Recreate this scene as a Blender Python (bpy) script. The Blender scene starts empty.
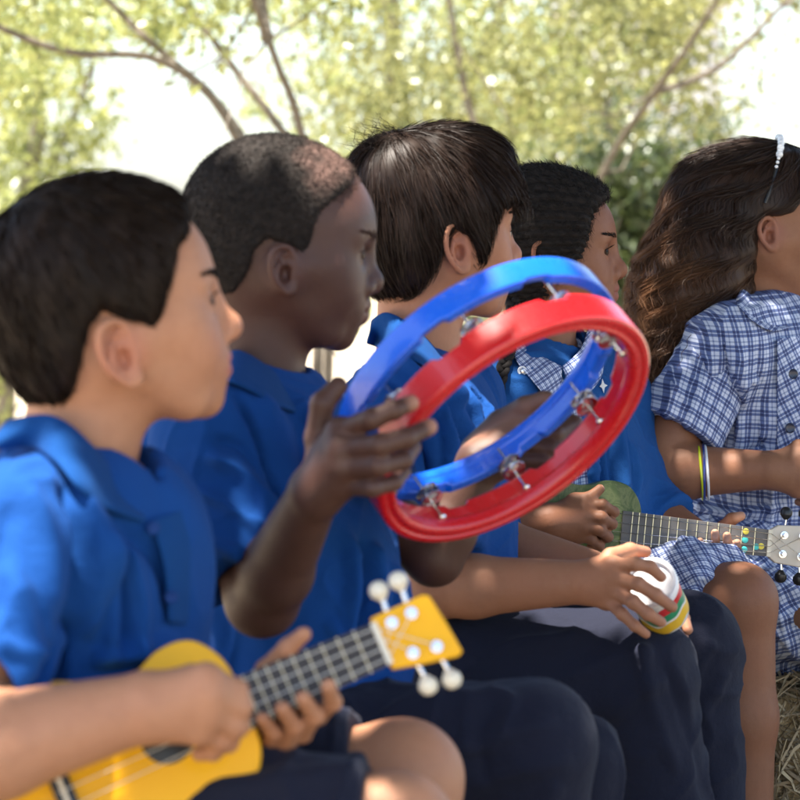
import bpy, math, random
import numpy as np
R = math.radians
f4 = np.float32
rng = np.random.default_rng(7)
random.seed(7)
SC = bpy.context.scene
COL = SC.collection

# ------------------------------------------------------------------ camera, light, exposure
FPX = 2833.0            # focal length in pixels of the 800 px photograph
CAMZ = 1.0
HZ = 240.0              # picture row of the horizon
cam_d = bpy.data.cameras.new('camera')
cam = bpy.data.objects.new('camera', cam_d); COL.objects.link(cam)
cam.location = (0, 0, CAMZ); cam.rotation_euler = (R(90), 0, 0)
cam_d.sensor_width = 36.0; cam_d.sensor_fit = 'HORIZONTAL'
cam_d.lens = FPX / 800 * 36.0
cam_d.shift_y = -(400 - HZ) / 800
cam_d.clip_start = 0.05; cam_d.clip_end = 900
cam_d.dof.use_dof = True
cam_d.dof.focus_distance = 3.60
cam_d.dof.aperture_fstop = cam_d.lens / 1000 / 0.0175
cam_d.dof.aperture_blades = 9
SC.camera = cam

SUN_DIR = np.array([-0.22, -0.14, 0.96]); SUN_DIR /= np.linalg.norm(SUN_DIR)
w = bpy.data.worlds.new('World'); SC.world = w; w.use_nodes = True
nt = w.node_tree
bg = nt.nodes['Background']; bg.inputs['Strength'].default_value = 0.115
sky = nt.nodes.new('ShaderNodeTexSky'); sky.sky_type = 'NISHITA'; sky.sun_disc = False
sky.sun_elevation = math.asin(SUN_DIR[2])
sky.sun_rotation = math.atan2(SUN_DIR[0], SUN_DIR[1])
sky.air_density = 1.0; sky.dust_density = 2.0; sky.ozone_density = 1.0
nt.links.new(sky.outputs[0], bg.inputs[0])
sd = bpy.data.lights.new('sun', 'SUN'); sd.energy = 5.0; sd.angle = R(0.5); sd.color = (1.0, 0.93, 0.83)
sun = bpy.data.objects.new('sun', sd); COL.objects.link(sun)
from mathutils import Vector
sun.rotation_euler = Vector(SUN_DIR).to_track_quat('Z', 'Y').to_euler()
sun.location = (2, 3, 8)
SC.view_settings.view_transform = 'Standard'; SC.view_settings.look = 'None'
SC.view_settings.gamma = 1; SC.view_settings.use_curve_mapping = False
SC.view_settings.exposure = 2.1
SC.cycles.use_denoising = True
SC.cycles.max_bounces = 7; SC.cycles.diffuse_bounces = 4; SC.cycles.transmission_bounces = 6
SC.cycles.transparent_max_bounces = 12
SC.cycles.sample_clamp_indirect = 6

def P(px, py, d):
    """A point d metres in front of the camera, measured on the photograph."""
    return np.array([(px - 400) * d / FPX, d, CAMZ - (py - HZ) * d / FPX])

# ------------------------------------------------------------------ materials
MATS = {}
def newmat(name):
    m = bpy.data.materials.new(name); m.use_nodes = True
    n = m.node_tree; b = n.nodes['Principled BSDF']
    MATS[name] = m
    return m, n, b
def node(n, t, **kw):
    x = n.nodes.new(t)
    for k, v in kw.items(): setattr(x, k, v)
    return x
def mixc(n, fac, a, b, mode='MIX'):
    x = node(n, 'ShaderNodeMix', data_type='RGBA', blend_type=mode)
    for i, v in ((0, fac), (6, a), (7, b)):
        if isinstance(v, bpy.types.NodeSocket): n.links.new(v, x.inputs[i])
        elif i == 0: x.inputs[0].default_value = v
        else: x.inputs[i].default_value = (*v[:3], 1)
    return x.outputs[2]
def mth(n, op, a, b=None, c=None, clamp=False):
    x = node(n, 'ShaderNodeMath', operation=op, use_clamp=clamp)
    for i, v in enumerate((a, b, c)):
        if v is None: continue
        if isinstance(v, bpy.types.NodeSocket): n.links.new(v, x.inputs[i])
        else: x.inputs[i].default_value = v
    return x.outputs[0]
def noise(n, scale, detail=3, rough=.5, vec=None, dist=0):
    x = node(n, 'ShaderNodeTexNoise'); x.inputs['Scale'].default_value = scale
    x.inputs['Detail'].default_value = detail; x.inputs['Roughness'].default_value = rough
    x.inputs['Distortion'].default_value = dist
    if vec is None: vec = objco(n)
    n.links.new(vec, x.inputs['Vector'])
    return x.outputs[0]
def objco(n):
    for x in n.nodes:
        if x.type == 'TEX_COORD': return x.outputs['Object']
    return node(n, 'ShaderNodeTexCoord').outputs['Object']
def ramp(n, fac, stops):
    x = node(n, 'ShaderNodeValToRGB')
    e = x.color_ramp.elements
    while len(e) < len(stops): e.new(0.5)
    for i, (p, c) in enumerate(stops):
        e[i].position = p; e[i].color = (*c[:3], 1) if not isinstance(c, (int, float)) else (c, c, c, 1)
    n.links.new(fac, x.inputs[0])
    return x.outputs[0]
def bump(n, b, h, strength, dist=0.001, prev=None):
    x = node(n, 'ShaderNodeBump'); x.inputs['Strength'].default_value = strength
    x.inputs['Distance'].default_value = dist
    n.links.new(h, x.inputs['Height'])
    if prev is not None: n.links.new(prev, x.inputs['Normal'])
    n.links.new(x.outputs[0], b.inputs['Normal'])
    return x.outputs[0]
def attr(n, name, out='Fac'):
    x = node(n, 'ShaderNodeAttribute', attribute_name=name)
    return x.outputs[out]

def m_plain(name, col, rough=.5, spec=.5, metal=0, var=.12, vs=25, bs=0, bsc=200, bd=.0006, coat=0, trans=0):
    m, n, b = newmat(name)
    a = tuple(c * (1 - var) for c in col); c2 = tuple(min(1, c * (1 + var)) for c in col)
    n.links.new(mixc(n, noise(n, vs, 4), a, c2), b.inputs['Base Color'])
    r = mth(n, 'MULTIPLY_ADD', noise(n, vs * 2.3, 3), .16, rough - .08)
    n.links.new(r, b.inputs['Roughness'])
    b.inputs['Specular IOR Level'].default_value = spec
    b.inputs['Metallic'].default_value = metal
    b.inputs['Coat Weight'].default_value = coat
    b.inputs['Transmission Weight'].default_value = trans
    if bs: bump(n, b, noise(n, bsc, 3), bs, bd)
    return m
def m_skin(name, col, lip, palm=None, rough=.55, spec=.32, scalp=None):
    m, n, b = newmat(name)
    v = noise(n, 28, 5, .6)
    c = mixc(n, v, tuple(x * .86 for x in col), tuple(min(1, x * 1.12) for x in col))
    red = mixc(n, .0, col, col)
    v2 = ramp(n, noise(n, 9, 2), [(.35, 0), (.7, 1)])
    v3 = ramp(n, noise(n, 75, 6, .75), [(.46, 0), (.68, 1)])
    c = mixc(n, mth(n, 'MULTIPLY', v3, .30), c, (col[0] * .72, col[1] * .62, col[2] * .58))
    c = mixc(n, mth(n, 'MULTIPLY', v2, .3), c, (col[0] * 1.05, col[1] * .80, col[2] * .74))
    c = mixc(n, attr(n, 'lip'), c, lip)
    if palm: c = mixc(n, attr(n, 'palm'), c, palm)
    n.links.new(c, b.inputs['Base Color'])
    n.links.new(mth(n, 'MULTIPLY_ADD', noise(n, 60, 3), .2, rough - .1), b.inputs['Roughness'])
    b.inputs['Specular IOR Level'].default_value = spec
    b.inputs['Subsurface Weight'].default_value = .07
    b.inputs['Subsurface Radius'].default_value = (1, .35, .18)
    b.inputs['Subsurface Scale'].default_value = .006
    p = bump(n, b, noise(n, 900, 4, .7), .45, .0005)
    bump(n, b, noise(n, 190, 4), .25, .0010, p)
    return m
def m_fabric(name, col, rough=.85, knit=900, sheen=.3, var=.1, bs=.5):
    m, n, b = newmat(name)
    o = objco(n)
    v = noise(n, 14, 4)
    c = mixc(n, v, tuple(x * (1 - var) for x in col), tuple(min(1, x * (1 + var)) for x in col))
    fine = noise(n, knit * .6, 2)
    c = mixc(n, mth(n, 'MULTIPLY', fine, .3), c, tuple(x * .7 for x in col))
    n.links.new(c, b.inputs['Base Color'])
    b.inputs['Roughness'].default_value = rough
    b.inputs['Specular IOR Level'].default_value = .08
    b.inputs['Sheen Weight'].default_value = sheen * .25
    b.inputs['Sheen Roughness'].default_value = .5
    b.inputs['Sheen Tint'].default_value = (*[min(1, x * 2 + .2) for x in col], 1)
    vor = node(n, 'ShaderNodeTexVoronoi'); vor.inputs['Scale'].default_value = knit
    n.links.new(o, vor.inputs['Vector'])
    p = bump(n, b, vor.outputs[0], bs, .0006)
    bump(n, b, noise(n, 70, 5, .6), .45, .004, p)
    return m
def m_plaid(name, period=.019):
    """navy and white gingham check with thin white over-lines, laid along the cloth's own u,v"""
    m, n, b = newmat(name)
    a = node(n, 'ShaderNodeAttribute', attribute_name='cloth')
    sep = node(n, 'ShaderNodeSeparateXYZ'); n.links.new(a.outputs['Vector'], sep.inputs[0])
    def stripe(sock):
        t = mth(n, 'FRACT', mth(n, 'MULTIPLY', sock, 1 / period))
        ind = mth(n, 'LESS_THAN', mth(n, 'ABSOLUTE', mth(n, 'SUBTRACT', t, .30)), .23)
        ln = mth(n, 'LESS_THAN', mth(n, 'ABSOLUTE', mth(n, 'SUBTRACT', t, .30)), .035)
        thin = mth(n, 'LESS_THAN', mth(n, 'ABSOLUTE', mth(n, 'SUBTRACT', t, .76)), .05)
        s = mth(n, 'SUBTRACT', mth(n, 'MAXIMUM', ind, mth(n, 'MULTIPLY', thin, .55)), ln, clamp=True)
        return s
    s = mth(n, 'MULTIPLY', mth(n, 'ADD', stripe(sep.outputs[0]), stripe(sep.outputs[1])), .5)
    c = ramp(n, s, [(0, (.58, .63, .75)), (.5, (.11, .155, .33)), (1, (.018, .028, .11))])
    c = mixc(n, mth(n, 'MULTIPLY', noise(n, 700, 2), .25), c, (.3, .34, .5))
    n.links.new(c, b.inputs['Base Color'])
    b.inputs['Roughness'].default_value = .85; b.inputs['Specular IOR Level'].default_value = .2
    p = bump(n, b, noise(n, 1200, 2), .4, .0004)
    bump(n, b, noise(n, 40, 4), .3, .004, p)
    return m
def m_hair(name, col, rough=.38, var=.5, tip=None):
    m, n, b = newmat(name)
    t = attr(n, 'rnd')
    c = mixc(n, t, tuple(x * (1 - var) for x in col), tuple(x * (1 + var) for x in col))
    if tip: c = mixc(n, attr(n, 'tip'), c, tip)
    n.links.new(c, b.inputs['Base Color'])
    b.inputs['Roughness'].default_value = rough
    b.inputs['Specular IOR Level'].default_value = .28
    return m

# ------------------------------------------------------------------ mesh helpers
def build(name, V, F, mat=None, parent=None, base=None, smooth=True, attrs=None, fmat=None, mats=None):
    V = np.asarray(V, dtype=np.float64)
    if base is None and parent is not None: base = parent.get('_b')
    if base is not None: V = V - np.asarray(base)
    me = bpy.data.meshes.new(name)
    me.vertices.add(len(V)); me.vertices.foreach_set('co', V.astype(f4).ravel())
    if isinstance(F, np.ndarray):
        k = F.shape[1]; nf = len(F)
        ls = np.arange(nf, dtype=np.int32) * k; li = F.astype(np.int32).ravel()
    else:
        ln = np.array([len(x) for x in F], dtype=np.int32); nf = len(F)
        ls = np.concatenate([[0], np.cumsum(ln)[:-1]]).astype(np.int32)
        li = np.array([i for x in F for i in x], dtype=np.int32)
    me.loops.add(len(li)); me.loops.foreach_set('vertex_index', li)
    me.polygons.add(nf); me.polygons.foreach_set('loop_start', ls)
    me.update(calc_edges=True)
    if smooth: me.polygons.foreach_set('use_smooth', np.ones(nf, dtype=bool))
    else: me.polygons.foreach_set('use_smooth', np.zeros(nf, dtype=bool))
    if attrs:
        for k, v in attrs.items():
            v = np.asarray(v, dtype=f4)
            if v.ndim == 1:
                a = me.attributes.new(k, 'FLOAT', 'POINT'); a.data.foreach_set('value', v)
            else:
                a = me.attributes.new(k, 'FLOAT_VECTOR', 'POINT'); a.data.foreach_set('vector', v.ravel())
    if mats:
        for m in mats: me.materials.append(m)
        if fmat is not None: me.polygons.foreach_set('material_index', np.asarray(fmat, dtype=np.int32))
    elif mat: me.materials.append(mat)
    o = bpy.data.objects.new(name, me); COL.objects.link(o)
    if parent is not None:
        o.parent = parent; o['_b'] = [float(x) for x in base] if base is not None else [0., 0., 0.]
    elif base is not None:
        o.location = [float(x) for x in base]; o['_b'] = [float(x) for x in base]
    else: o['_b'] = [0., 0., 0.]
    return o
def empty(name, base):
    o = bpy.data.objects.new(name, None); COL.objects.link(o)
    o.location = [float(x) for x in base]; o['_b'] = [float(x) for x in base]
    o.empty_display_size = .05
    return o
def tag(o, label=None, cat=None, group=None, kind=None):
    if label: o['label'] = label
    if cat: o['category'] = cat
    if group: o['group'] = group
    if kind: o['kind'] = kind
    return o
class MB:
    """collects simple solids into one mesh"""
    def __init__(s): s.V = []; s.F = []; s.n = 0
    def add(s, V, F):
        V = np.asarray(V, float); s.V.append(V); s.F += [[i + s.n for i in f] for f in F]; s.n += len(V); return s
    def box(s, c, h, M=None):
        c = np.asarray(c, float); h = np.asarray(h, float)
        v = np.array([[x, y, z] for x in (-1, 1) for y in (-1, 1) for z in (-1, 1)], float) * h
        if M is not None: v = v @ np.asarray(M).T
        return s.add(v + c, [[0, 1, 3, 2], [4, 6, 7, 5], [0, 4, 5, 1], [2, 3, 7, 6], [0, 2, 6, 4], [1, 5, 7, 3]])
    def tube(s, pts, rad, n=10, cap=True):
        pts = [np.asarray(p, float) for p in pts]
        if np.isscalar(rad): rad = [rad] * len(pts)
        V, F = [], []
        up = None
        for i, p in enumerate(pts):
            t = pts[min(i + 1, len(pts) - 1)] - pts[max(i - 1, 0)]; t = t / (np.linalg.norm(t) + 1e-12)
            if up is None: up = np.cross(t, [0.31, .2, .93]); up /= np.linalg.norm(up)
            a = up - t * up.dot(t); a /= np.linalg.norm(a); up = a
            b = np.cross(t, a)
            for k in range(n):
                an = 2 * math.pi * k / n
                V.append(p + rad[i] * (a * math.cos(an) + b * math.sin(an)))
        for i in range(len(pts) - 1):
            for k in range(n):
                F.append([i * n + k, i * n + (k + 1) % n, (i + 1) * n + (k + 1) % n, (i + 1) * n + k])
        if cap:
            F.append(list(range(n))[::-1]); F.append([(len(pts) - 1) * n + k for k in range(n)])
        return s.add(V, F)
    def lathe(s, c, axis, prof, n=20):
        """prof: (distance along axis, radius)"""
        axis = np.asarray(axis, float); axis /= np.linalg.norm(axis)
        a = np.cross(axis, [.3, .9, .2]); a /= np.linalg.norm(a); b = np.cross(axis, a)
        V, F = [], []
        for (t, r) in prof:
            for k in range(n):
                an = 2 * math.pi * k / n
                V.append(np.asarray(c) + axis * t + r * (a * math.cos(an) + b * math.sin(an)))
        for i in range(len(prof) - 1):
            for k in range(n):
                F.append([i * n + k, i * n + (k + 1) % n, (i + 1) * n + (k + 1) % n, (i + 1) * n + k])
        F.append(list(range(n))[::-1]); F.append([(len(prof) - 1) * n + k for k in range(n)])
        return s.add(V, F)
    def prism(s, pts2, O, A, B, N, t0, t1):
        """outline pts2 (a,b) in plane O + a A + b B, from t0 to t1 along N"""
        O, A, B, N = [np.asarray(x, float) for x in (O, A, B, N)]
        n = len(pts2); V = []
        for t in (t0, t1):
            for (a, b) in pts2: V.append(O + A * a + B * b + N * t)
        F = [[i, (i + 1) % n, n + (i + 1) % n, n + i] for i in range(n)]
        F.append(list(range(n))[::-1]); F.append(list(range(n, 2 * n)))
        return s.add(V, F)
    def build(s, name, mat, parent=None, base=None, smooth=True, bevel=0, auto=35, **kw):
        o = build(name, np.concatenate(s.V), s.F, mat, parent, base, smooth, **kw)
        if bevel:
            b = o.modifiers.new('bevel', 'BEVEL'); b.width = bevel; b.segments = 2; b.limit_method = 'ANGLE'; b.angle_limit = R(40)
        if smooth and auto:
            try: o.data.set_sharp_from_angle(angle=R(auto))
            except Exception: pass
        return o
def catmull(pts, n=8, closed=False):
    pts = [np.asarray(p, float) for p in pts]; out = []
    m = len(pts); rngi = range(m if closed else m - 1)
    for i in rngi:
        if closed: a, b, c, d = pts[(i - 1) % m], pts[i], pts[(i + 1) % m], pts[(i + 2) % m]
        else: a, b, c, d = pts[max(i - 1, 0)], pts[i], pts[i + 1], pts[min(i + 2, m - 1)]
        for k in range(n):
            t = k / n
            out.append(.5 * ((2 * b) + (-a + c) * t + (2 * a - 5 * b + 4 * c - d) * t * t + (-a + 3 * b - 3 * c + d) * t ** 3))
    if not closed: out.append(pts[-1])
    return out

# ------------------------------------------------------------------ distance-field sculpting
def smin(a, b, k):
    h = np.clip(.5 + .5 * (b - a) / k, 0, 1)
    return b + (a - b) * h - k * h * (1 - h)
class Field:
    def __init__(s, lo, hi, h):
        s.lo = np.asarray(lo, float); s.h = h
        s.n = np.ceil((np.asarray(hi, float) - s.lo) / h).astype(int) + 1
        s.v = np.full(s.n, .06, dtype=f4)
        s.ax = [(s.lo[i] + h * np.arange(s.n[i])).astype(f4) for i in range(3)]
    def op(s, prim, k=.01, mode='+'):
        fn, lo, hi = prim
        pad = k + 3 * s.h
        i0 = np.clip(np.floor((np.asarray(lo) - pad - s.lo) / s.h).astype(int), 0, s.n)
        i1 = np.clip(np.ceil((np.asarray(hi) + pad - s.lo) / s.h).astype(int) + 1, 0, s.n)
        if np.any(i1 <= i0): return s
        X = s.ax[0][i0[0]:i1[0], None, None]; Y = s.ax[1][None, i0[1]:i1[1], None]; Z = s.ax[2][None, None, i0[2]:i1[2]]
        d = fn(X, Y, Z).astype(f4)
        sl = (slice(i0[0], i1[0]), slice(i0[1], i1[1]), slice(i0[2], i1[2]))
        if mode == '+': s.v[sl] = smin(s.v[sl], d, k)
        elif mode == '-': s.v[sl] = -smin(-s.v[sl], d, k)
        return s
    def add(s, *prims, k=.01):
        for p in prims: s.op(p, k, '+')
        return s
    def sub(s, *prims, k=.004):
        for p in prims: s.op(p, k, '-')
        return s
    def keep(s, fn, k=.003):
        """intersect with fn<0 over the whole grid"""
        d = fn(s.ax[0][:, None, None], s.ax[1][None, :, None], s.ax[2][None, None, :]).astype(f4)
        s.v = -smin(-s.v, -np.broadcast_to(d, s.v.shape), k)
        return s
    def mesh(s, smooth=1):
        v = s.v; n = s.n
        ins = v < 0
        cnt = np.zeros(n - 1, dtype=np.int8)
        for a in (0, 1):
            for b in (0, 1):
                for c in (0, 1):
                    cnt += ins[a:n[0] - 1 + a, b:n[1] - 1 + b, c:n[2] - 1 + c]
        act = (cnt > 0) & (cnt < 8)
        I = np.argwhere(act)
        if len(I) == 0: return np.zeros((0, 3)), np.zeros((0, 4), int)
        idx = np.full(n - 1, -1, dtype=np.int32); idx[act] = np.arange(len(I))
        cor = {}
        for a in (0, 1):
            for b in (0, 1):
                for c in (0, 1):
                    cor[(a, b, c)] = v[I[:, 0] + a, I[:, 1] + b, I[:, 2] + c]
        S = np.zeros((len(I), 3)); W = np.zeros(len(I))
        for c0 in cor:
            for ax in range(3):
                if c0[ax] == 1: continue
                c1 = list(c0); c1[ax] = 1; c1 = tuple(c1)
                a, b = cor[c0], cor[c1]
                m = (a < 0) != (b < 0)
                t = np.where(m, a / np.where(m, a - b, 1), 0)
                p = np.tile(np.array(c0, float), (len(I), 1)); p[:, ax] += t
                S += p * m[:, None]; W += m
        V = s.lo + (I + S / W[:, None]) * s.h
        Q = []
        for ax in range(3):
            u, w_ = [(1, 2), (2, 0), (0, 1)][ax]
            sa = [slice(None)] * 3; sb = [slice(None)] * 3
            sa[ax] = slice(0, n[ax] - 1); sb[ax] = slice(1, n[ax])
            for q in (u, w_): sa[q] = slice(1, n[q] - 1); sb[q] = slice(1, n[q] - 1)
            A = ins[tuple(sa)]; B = ins[tuple(sb)]
            E = np.argwhere(A != B)
            if len(E) == 0: continue
            fl = A[E[:, 0], E[:, 1], E[:, 2]]
            base = E.copy(); base[:, u] += 1; base[:, w_] += 1
            def g(du, dw):
                e = base.copy(); e[:, u] -= du; e[:, w_] -= dw
                return idx[e[:, 0], e[:, 1], e[:, 2]]
            q = np.stack([g(1, 1), g(0, 1), g(0, 0), g(1, 0)], 1)
            q[~fl] = q[~fl][:, ::-1]
            Q.append(q)
        Q = np.concatenate(Q)
        Q = Q[(Q >= 0).all(1)]
        for _ in range(smooth): V = relax(V, Q)
        return V, Q
def relax(V, Q, f=.5):
    a = Q.ravel(); b = Q[:, [1, 2, 3, 0]].ravel()
    a2 = np.concatenate([a, b]); b2 = np.concatenate([b, a])
    c = np.bincount(a2, minlength=len(V)).astype(float); c[c == 0] = 1
    M = np.stack([np.bincount(a2, weights=V[b2, i], minlength=len(V)) / c for i in range(3)], 1)
    ok = np.bincount(a2, minlength=len(V)) > 0
    V2 = V.copy(); V2[ok] = V[ok] * (1 - f) + M[ok] * f
    return V2
def normals(V, Q):
    n = np.cross(V[Q[:, 2]] - V[Q[:, 0]], V[Q[:, 3]] - V[Q[:, 1]])
    N = np.stack([sum(np.bincount(Q[:, j], weights=n[:, i], minlength=len(V)) for j in range(4)) for i in range(3)], 1)
    return N / (np.linalg.norm(N, axis=1, keepdims=True) + 1e-12)
def cone(a, b, ra, rb=None):
    a = np.asarray(a, float); b = np.asarray(b, float); rb = ra if rb is None else rb
    ba = b - a; L = float(ba.dot(ba)) + 1e-12; r = max(ra, rb)
    def fn(X, Y, Z):
        x, y, z = X - a[0], Y - a[1], Z - a[2]
        h = np.clip((x * ba[0] + y * ba[1] + z * ba[2]) / L, 0, 1)
        return np.sqrt((x - ba[0] * h) ** 2 + (y - ba[1] * h) ** 2 + (z - ba[2] * h) ** 2) - (ra + (rb - ra) * h)
    return fn, np.minimum(a, b) - r, np.maximum(a, b) + r
def sph(c, r): return cone(c, np.asarray(c, float) + [1e-6, 0, 0], r)
def ell(c, r, M=None):
    """ellipsoid; M columns are its axes"""
    c = np.asarray(c, float); r = np.asarray(r, float); M = np.eye(3) if M is None else np.asarray(M)
    def fn(X, Y, Z):
        x, y, z = X - c[0], Y - c[1], Z - c[2]
        q = [x * M[0, i] + y * M[1, i] + z * M[2, i] for i in range(3)]
        k0 = np.sqrt(sum((q[i] / r[i]) ** 2 for i in range(3))) + 1e-9
        k1 = np.sqrt(sum((q[i] / r[i] ** 2) ** 2 for i in range(3))) + 1e-9
        return k0 * (k0 - 1) / k1
    e = np.sqrt(((M * r) ** 2).sum(1))
    return fn, c - e, c + e
def chain(F, pts, rad, k=.006):
    for i in range(len(pts) - 1): F.add(cone(pts[i], pts[i + 1], rad[i], rad[i + 1]), k=k)
def rotm(yaw, pitch=0, roll=0):
    cy, sy = math.cos(R(yaw)), math.sin(R(yaw)); cp, sp = math.cos(R(pitch)), math.sin(R(pitch)); cr, sr = math.cos(R(roll)), math.sin(R(roll))
    return (np.array([[cy, -sy, 0], [sy, cy, 0], [0, 0, 1.]]) @ np.array([[cp, 0, -sp], [0, 1, 0], [sp, 0, cp]]) @ np.array([[1, 0, 0], [0, cr, -sr], [0, sr, cr]]))
def seg_dist(V, a, b):
    a = np.asarray(a, float); b = np.asarray(b, float); ba = b - a
    h = np.clip((V - a) @ ba / (ba @ ba + 1e-12), 0, 1)
    return np.linalg.norm(V - a - h[:, None] * ba, axis=1), h
def folds(V, Q, fl):
    """push cloth in or out along soft ridges: (points, width, height)"""
    N = normals(V, Q); D = np.zeros(len(V))
    def flat(p):
        p = np.atleast_2d(p); u, v = 400 + p[:, 0] * FPX / p[:, 1], HZ - (p[:, 2] - CAMZ) * FPX / p[:, 1]
        return np.stack([u, v, 0 * u], 1)
    near = np.clip(-N[:, 1] * 4, 0, 1); sc_ = np.median(V[:, 1]) / FPX; U = flat(V)
    for pts, wd, amp in fl:
        pts = catmull(pts, 4) if len(pts) > 2 else [np.asarray(p, float) for p in pts]
        pts = [flat(p)[0] for p in pts]; wd = wd / sc_
        best = np.full(len(V), 9e3); tt = np.zeros(len(V)); m = len(pts) - 1
        for i in range(m):
            d, h = seg_dist(U, pts[i], pts[i + 1])
            u = d < best; best[u] = d[u]; tt[u] = (i + h[u]) / m
        env = np.clip(np.minimum(tt, 1 - tt) * 5 + .15, 0, 1)
        D += near * 1.95 * amp * env * np.exp(-(best / wd) ** 2)
    return V + N * D[:, None]
_wv = np.random.default_rng(3).normal(size=(3, 14, 3)); _wp = np.random.default_rng(4).uniform(0, 6.28, (3, 14))
def wnoise(V, freq, s=0, stretch=None):
    """smooth pseudo-random field, -1..1 or so"""
    Vv = V * freq
    if stretch is not None: Vv = Vv * np.asarray(stretch)
    a = np.sin(Vv @ _wv[s % 3].T + _wp[s % 3] + s)
    return a.sum(1) / 4.2
def merge(parts):
    V = []; Q = []; n = 0; A = {}
    for p in parts:
        v, q = p[0], p[1]; at = p[2] if len(p) > 2 else {}
        V.append(v); Q.append(q + n); n += len(v)
        for k in ('lip', 'palm'): A.setdefault(k, []).append(at.get(k, np.zeros(len(v))))
    return np.concatenate(V), np.concatenate(Q), {k: np.concatenate(v) for k, v in A.items()}

def A_(*x): return np.array(x, float)
# ------------------------------------------------------------------ people: heads
def cut(prim, pt, nrm):
    """keep only the side of the plane against nrm"""
    fn, lo, hi = prim; pt = np.asarray(pt, float); nrm = np.asarray(nrm, float); nrm = nrm / np.linalg.norm(nrm)
    return (lambda X, Y, Z: np.maximum(fn(X, Y, Z), (X - pt[0]) * nrm[0] + (Y - pt[1]) * nrm[1] + (Z - pt[2]) * nrm[2])), lo, hi
def poly_sd(px, pz, X, Z):
    d = None; s = None; n = len(px)
    inside = np.zeros(np.broadcast(X, Z).shape, bool)
    for i in range(n):
        x0, z0, x1, z1 = px[i], pz[i], px[(i + 1) % n], pz[(i + 1) % n]
        ex, ez = x1 - x0, z1 - z0
        wx, wz = X - x0, Z - z0
        h = np.clip((wx * ex + wz * ez) / (ex * ex + ez * ez + 1e-12), 0, 1)
        q = (wx - ex * h) ** 2 + (wz - ez * h) ** 2
        d = q if d is None else np.minimum(d, q)
        c = ((z0 > Z) != (z1 > Z)) & (X < (x1 - x0) * (Z - z0) / (z1 - z0 + 1e-12) + x0)
        inside ^= c
    d = np.sqrt(d)
    return np.where(inside, -d, d)

class Kid:
    def __init__(s, d, c, yaw=0, pitch=0, roll=0, sc=1.0):
        s.d = d; s.s = d / FPX; s.c = c; s.sc = sc; s.yaw = yaw
        s.C = P(c[0], c[1], d); s.M = rotm(yaw, pitch, roll)
    def J(s, px, py, dd=0): return P(px, py, s.d + dd)
    def w(s, V): return s.C + s.sc * (np.asarray(V, float) @ s.M.T)
    def l(s, V): return ((np.asarray(V, float) - s.C) @ s.M) / s.sc
    def px2l(s, px, py, y=-.066):
        """head-side pixel to local x,z on the near side"""
        A = np.array([[s.M[0, 0], s.M[0, 2]], [s.M[2, 0], s.M[2, 2]]])
        dx = (px - s.c[0]) * s.s / s.sc - s.M[0, 1] * y; dz = -(py - s.c[1]) * s.s / s.sc - s.M[2, 1] * y
        return np.linalg.solve(A, [dx, dz])
    def hp(s, pts): return [tuple(s.px2l(*p)) for p in pts]

HP = dict(nose=1.0, nosew=1.0, lip=1.0, fore=0.0, cheek=1.0, chin=1.0, ear=1.0, occ=0.0)
def skull(F, g=0.0, q=HP, back=0.0):
    F.add(ell((-.010 - q['occ'] / 2, 0, .022), (.090 + g + back + q['occ'] / 2, .0715 + g, .080 + g)), k=.01)
    F.add(ell((.030 + q['fore'], 0, .012), (.055 + g, .060 + g, .060 + g)), k=.025)
    F.add(ell((-.030, 0, -.030), (.055 + g, .058 + g, .050 + g)), k=.03)
def ear_pt(q, sd, a, b, out=0.0):
    c, s_ = math.cos(R(12)), math.sin(R(12))
    a2, b2 = a * c - b * s_, a * s_ + b * c
    a2 *= q['ear']; b2 *= q['ear']
    return (-.006 + q.get('earx', 0) + a2, sd * (.0665 + max(0, -a2 + .004) * .42 + out + max(0, b2) * .12), -.018 + q.get('earz', 0) + b2)
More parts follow.
